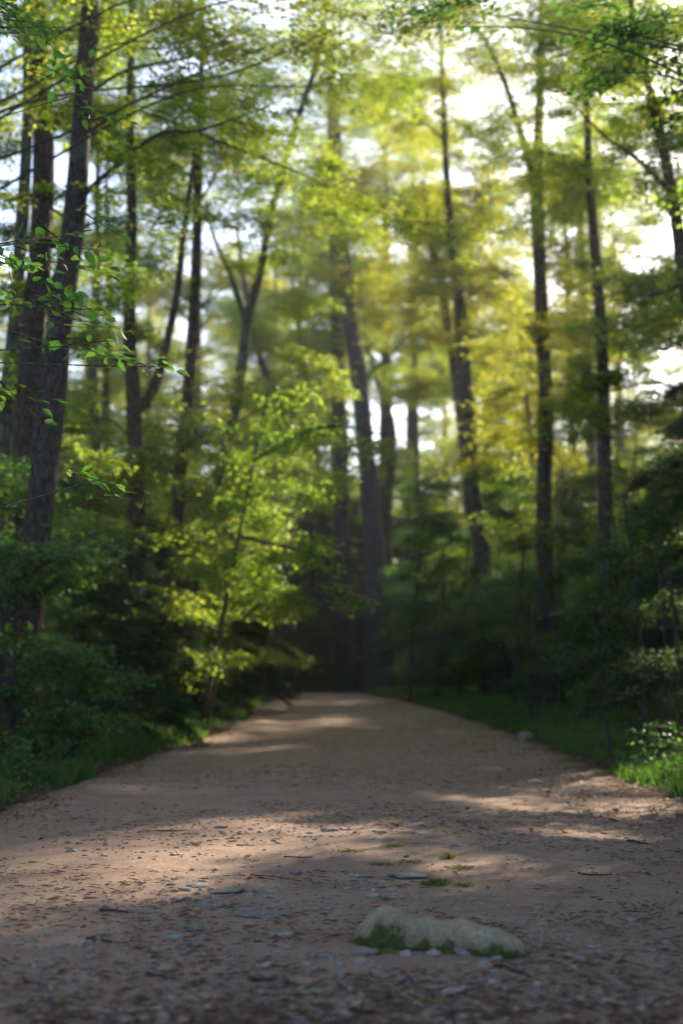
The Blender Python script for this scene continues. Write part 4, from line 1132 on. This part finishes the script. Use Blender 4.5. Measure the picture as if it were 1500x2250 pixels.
for k, a in enumerate([
    (908, 2092, 52, M_PALE, "round pale stone touching the front of the mossy rock", .62),
    (892, 2112, 30, M_PALE, "small stone just below the round pale one by the mossy rock", .6),
    (952, 2112, 34, M_PALE, "small round light stone in front of the mossy rock's middle", .62),
    (1028, 2106, 66, M_BLUE, "smooth blue-grey stone in front of the mossy rock, largest of those", .45),
    (798, 2108, 66, M_BLUE, "flat greyish stone before the mossy rock's mossier end", .3),
    (992, 2098, 26, M_PALE, "tilted small stone between the round light and the blue-grey ones", .5),
    (1068, 2130, 42, M_PALE, "flat pale chip below the blue-grey stone", .25),
    (1016, 2132, 34, M_PALE, "thin pale flake left of the flat chip below the blue-grey stone", .22),
    (897, 1936, 88, M_PALE, "flat whitish stone flush in the road behind the mossy rock", .16),
    (783, 1936, 34, M_PALE, "light stone left of the flat whitish one behind the mossy rock", .35),
    (835, 1960, 26, M_BLUE, "small dark grey stone just behind the mossy rock's high end", .4),
    (575, 2020, 112, M_BLUE, "broad flat bluish stone bedded in the road left of the mossy rock", .13),
    (500, 1969, 76, M_BLUE, "flat pale-blue stone near the sunlit stripe, behind the broad bluish one", .14),
    (432, 1957, 56, M_PALE, "light flat stone left of the pale-blue one by the sunlit stripe", .18),
    (590, 1970, 50, M_PALE, "pale flat stone right of the pale-blue one by the sunlit stripe", .2),
    (465, 2004, 52, M_BLUE, "grey stone left of the broad flat bluish stone", .22),
    (425, 2052, 44, M_BLUE, "grey knobby stone below and left of the broad bluish one", .4),
    (382, 2072, 40, M_PALE, "whitish stone left of the grey knobby one", .3),
    (618, 2066, 60, M_PALE, "pale flat stone between the broad bluish stone and the mossy rock", .18),
    (624, 2090, 46, M_PINK, "pinkish flat stone under the pale flat one left of the mossy rock", .25),
    (545, 2044, 36, M_PINK, "small pinkish stone touching the broad bluish stone's near side", .3),
    (668, 2176, 62, M_PINK, "oval pink stone near the bottom of the view beside a black stick", .35),
    (990, 2194, 70, M_PALE, "long flat pale stone at the bottom, below the mossy rock", .16),
    (896, 2176, 26, M_BLACK, "small black stone at the bottom below the mossy rock", .7),
    (758, 2186, 40, M_PALE, "whitish flat stone left of the small black stone", .2),
    (725, 1832, 40, M_PALE, "pale stone in the road at the upper edge of the sunlit stripe", .3),
    (486, 1826, 28, M_PALE, "small light stone in the tan dust far left of the sunlit stripe", .3),
    (1155, 1624, 38, M_PALE, "light grey rock at the right verge where litter meets grass", .65),
    (650, 1928, 30, M_BLUE, "dark grey chip just below the sunlit stripe", .3),
    (748, 2160, 30, M_BLUE, "grey pebble midway between the oval pink stone and the mossy rock", .4)]):
    stone(a[0], a[1], a[2], a[3], a[4], k, a[5])

def stick(px0, py0, px1, py1, w, label, seed, mat=B_TWIG):
    rng = np.random.default_rng(seed + 40)
    a = on_ground(px0, py0); b = on_ground(px1, py1)
    n = 5; rows = []
    L = math.hypot(b[0] - a[0], b[1] - a[1])
    for k in range(n):
        t = k / (n - 1)
        x = a[0] + (b[0] - a[0]) * t + rng.normal(0, 0.03) * L; y = a[1] + (b[1] - a[1]) * t + rng.normal(0, 0.03) * L
        rows.append([x, y, road_z(x, y) + w * 0.7 + abs(rng.normal(0, 0.004)), w * (1 - 0.45 * t)])
    rows = np.array(rows); base = rows[0, :3].copy(); rows[:, :3] -= base
    bg_ = Bag(); tube(bg_, rows, 20, 7, 0.12, 0, seed)
    m = rows[2]
    tube(bg_, np.array([[*m[:3], w * .5], [m[0] + (b[0] - a[0]) * .12, m[1] + .12 * L, m[2] + .012, w * .2]]), 5, 5, 0.1, 0, seed)
    o = link("fallen_twig", bg_.mesh("fallen_twig", [mat], True)); o.location = base
    tag(o, label, "twig", "twigs fallen on the road")
for k, a in enumerate([
    (1105-550, 2172, 640, 2176, .007, "black stick lying just left of the oval pink stone"),
    (222, 2012, 280, 2018, .006, "dark forked twig in the dust left of the grey stones"),
    (190, 2078, 245, 2086, .008, "thick dark twig at the lower left of the road"),
    (550, 1933, 640, 1942, .004, "thin curved twig along the near side of the sunlit stripe"),
    (620, 1892, 690, 1894, .004, "short twig lying across the sunlit stripe"),
    (520, 1866, 560, 1868, .004, "short dark twig on the shaded dust above the sunlit stripe"),
    (1380, 1852, 1425, 1857, .009, "dark chunk of twig in the reddish litter on the right of the road"),
    (1270, 1932, 1345, 1935, .005, "long thin twig on the bare ground right of the mossy rock"),
    (1080, 2135, 1170, 2165, .007, "dark twig slanting in the litter below the mossy rock's low end"),
    (345, 1832, 400, 1834, .005, "twig on the tan dust far left"),
    (320, 2155, 385, 2172, .006, "slanting dark twig near the bottom left"),
    (750, 2236, 830, 2246, .007, "black twig on the bottom edge of the view")]):
    stick(*a, k)

# moss and grass tufts growing in the road
def tufts_obj():
    rng = np.random.default_rng(12)
    bag = Bag()
    for (px, py, wpx, hm, dens, ton) in [(955,1955,60,.03,260,.6),(865,1868,50,.02,200,.9),(985,1895,30,.035,110,.9),(1010,1918,60,.02,180,.8),(870,1935,30,.018,90,.7),(840,1910,60,.012,160,.6),
             (900,1905,50,.018,160,.7),(1020,1958,40,.022,120,.55),(820,2078,60,.04,160,.5),(858,2088,40,.045,130,.6),(795,2086,60,.025,110,.5),(930,2090,90,.015,110,.55),(1130,2116,70,.018,120,.6),(1060,2110,50,.012,60,.5),
             (770,1880,60,.012,140,.7),(850,1988,40,.012,100,.8),(840,2105,60,.012,200,.8),(990,2105,60,.012,180,.8),(870,1800,60,.01,150,.7),(900,2210,160,.012,350,.6)]:
        x, y = on_ground(px, py); w = wpx / F * y * .5
        N = dens
        X_ = x + rng.normal(0, w * .5, N); Y_ = y + rng.normal(0, w * .45, N)
        Z_ = H(X_, Y_) + .02
        h = hm * rng.uniform(.5, 1.3, N)
        u = np.stack([rng.normal(0, .5, N), rng.normal(0, .5, N), np.ones(N)], 1)
        add_leaves(bag, np.stack([X_, Y_, Z_], 1), u, rng.normal(0, 1, (N, 3)), h, .10 if hm > .015 else .3, np.clip(rng.normal(ton, .12, N), 0, 1))
    return bag.mesh("road_moss", [M_MOSS])
tag(link("moss_grass", tufts_obj()), "little tufts of grass and moss in the road around the mossy rock", "moss", kind="stuff")

# fallen log in the right-hand grass, dark stump in the left
def log_(pts, dist, label, name, mat=B_DARK, ends=9):
    rows = []
    for px, py, w in pts:
        p = P(px, py, dist); rows.append([*p, .5 * w / F * dist])
    rows = np.array(rows); base = rows[0, :3].copy(); rows[:, :3] -= base
    b = Bag(); tube(b, rows, 24, 12, .10, 0, ends)
    # broken near end
    c = rows[0]; a = np.linspace(0, 2 * np.pi, 12, endpoint=False)
    ring = np.stack([c[0] + 0 * a - .02, c[1] + np.cos(a) * c[3], c[2] + np.sin(a) * c[3]], 1)
    b.add(np.vstack([ring, c[:3]]), [(i, (i + 1) % 12, 12) for i in range(12)], None)
    o = link(name, b.mesh(name, [mat], True)); o.location = base
    tag(o, label, "log"); return o
x, y = on_ground(1062, 1583)
log_([(1062, 1574, 20), (1100, 1571, 19), (1150, 1562, 17), (1200, 1558, 14)], y + .6, "dark rotten log lying in the grass of the right verge", "fallen_log")
log_([(1165, 1516, 9), (1250, 1510, 8), (1330, 1500, 6)], 30, "thin grey fallen pole behind the dark rotten log", "fallen_log", B_GREY, 4)
x, y = on_ground(288, 1625)
b = Bag()
rows = np.array([[0, 0, -.1, .30], [.03, 0, .12, .24], [.02, .03, .30, .20], [.05, .02, .42, .15]])
tube(b, rows, 18, 16, .16, .5, 3)
for a in (0.2, 1.5, 2.8, 4.0, 5.3):
    tube(b, np.array([[.1 * math.cos(a), .1 * math.sin(a), .12, .09], [.34 * math.cos(a), .34 * math.sin(a), .05, .06], [.6 * math.cos(a), .6 * math.sin(a), -.05, .03]]), 8, 7, .1, 0)
o = link("rotten_stump", b.mesh("rotten_stump", [B_DARK], True)); xx = (288 - 750) / F * (y + .5)
o.location = (xx, y + .5, float(H(xx, y + .5)))
tag(o, "low blackened stump with roots between the bush and the left grass", "stump")

# ------------------------------------------------------------------ thin haze added for a lens-like glow and lifted shadows
b = Bag()
hx0, hx1, hy0, hy1, hz0, hz1 = -301.0, 301.0, -61.0, 501.0, -4.0, 34.0
V = [(x, y, z) for x in (hx0, hx1) for y in (hy0, hy1) for z in (hz0, hz1)]
b.add(V, None, [(0, 1, 3, 2), (4, 6, 7, 5), (0, 4, 5, 1), (2, 3, 7, 6), (0, 2, 6, 4), (1, 5, 7, 3)])
mh, nt, N, Lk = new_mat("glow_haze")
pv = N.new("ShaderNodeVolumePrincipled")
pv.inputs["Color"].default_value = (0.95, 0.96, 1.0, 1)
pv.inputs["Density"].default_value = 0.0006
pv.inputs["Anisotropy"].default_value = 0.5
o = N.new("ShaderNodeOutputMaterial"); Lk.new(pv.outputs[0], o.inputs["Volume"])
tag(link("haze", b.mesh("haze", [mh])), "thin haze added between the trees for a soft glow", "haze", kind="stuff")
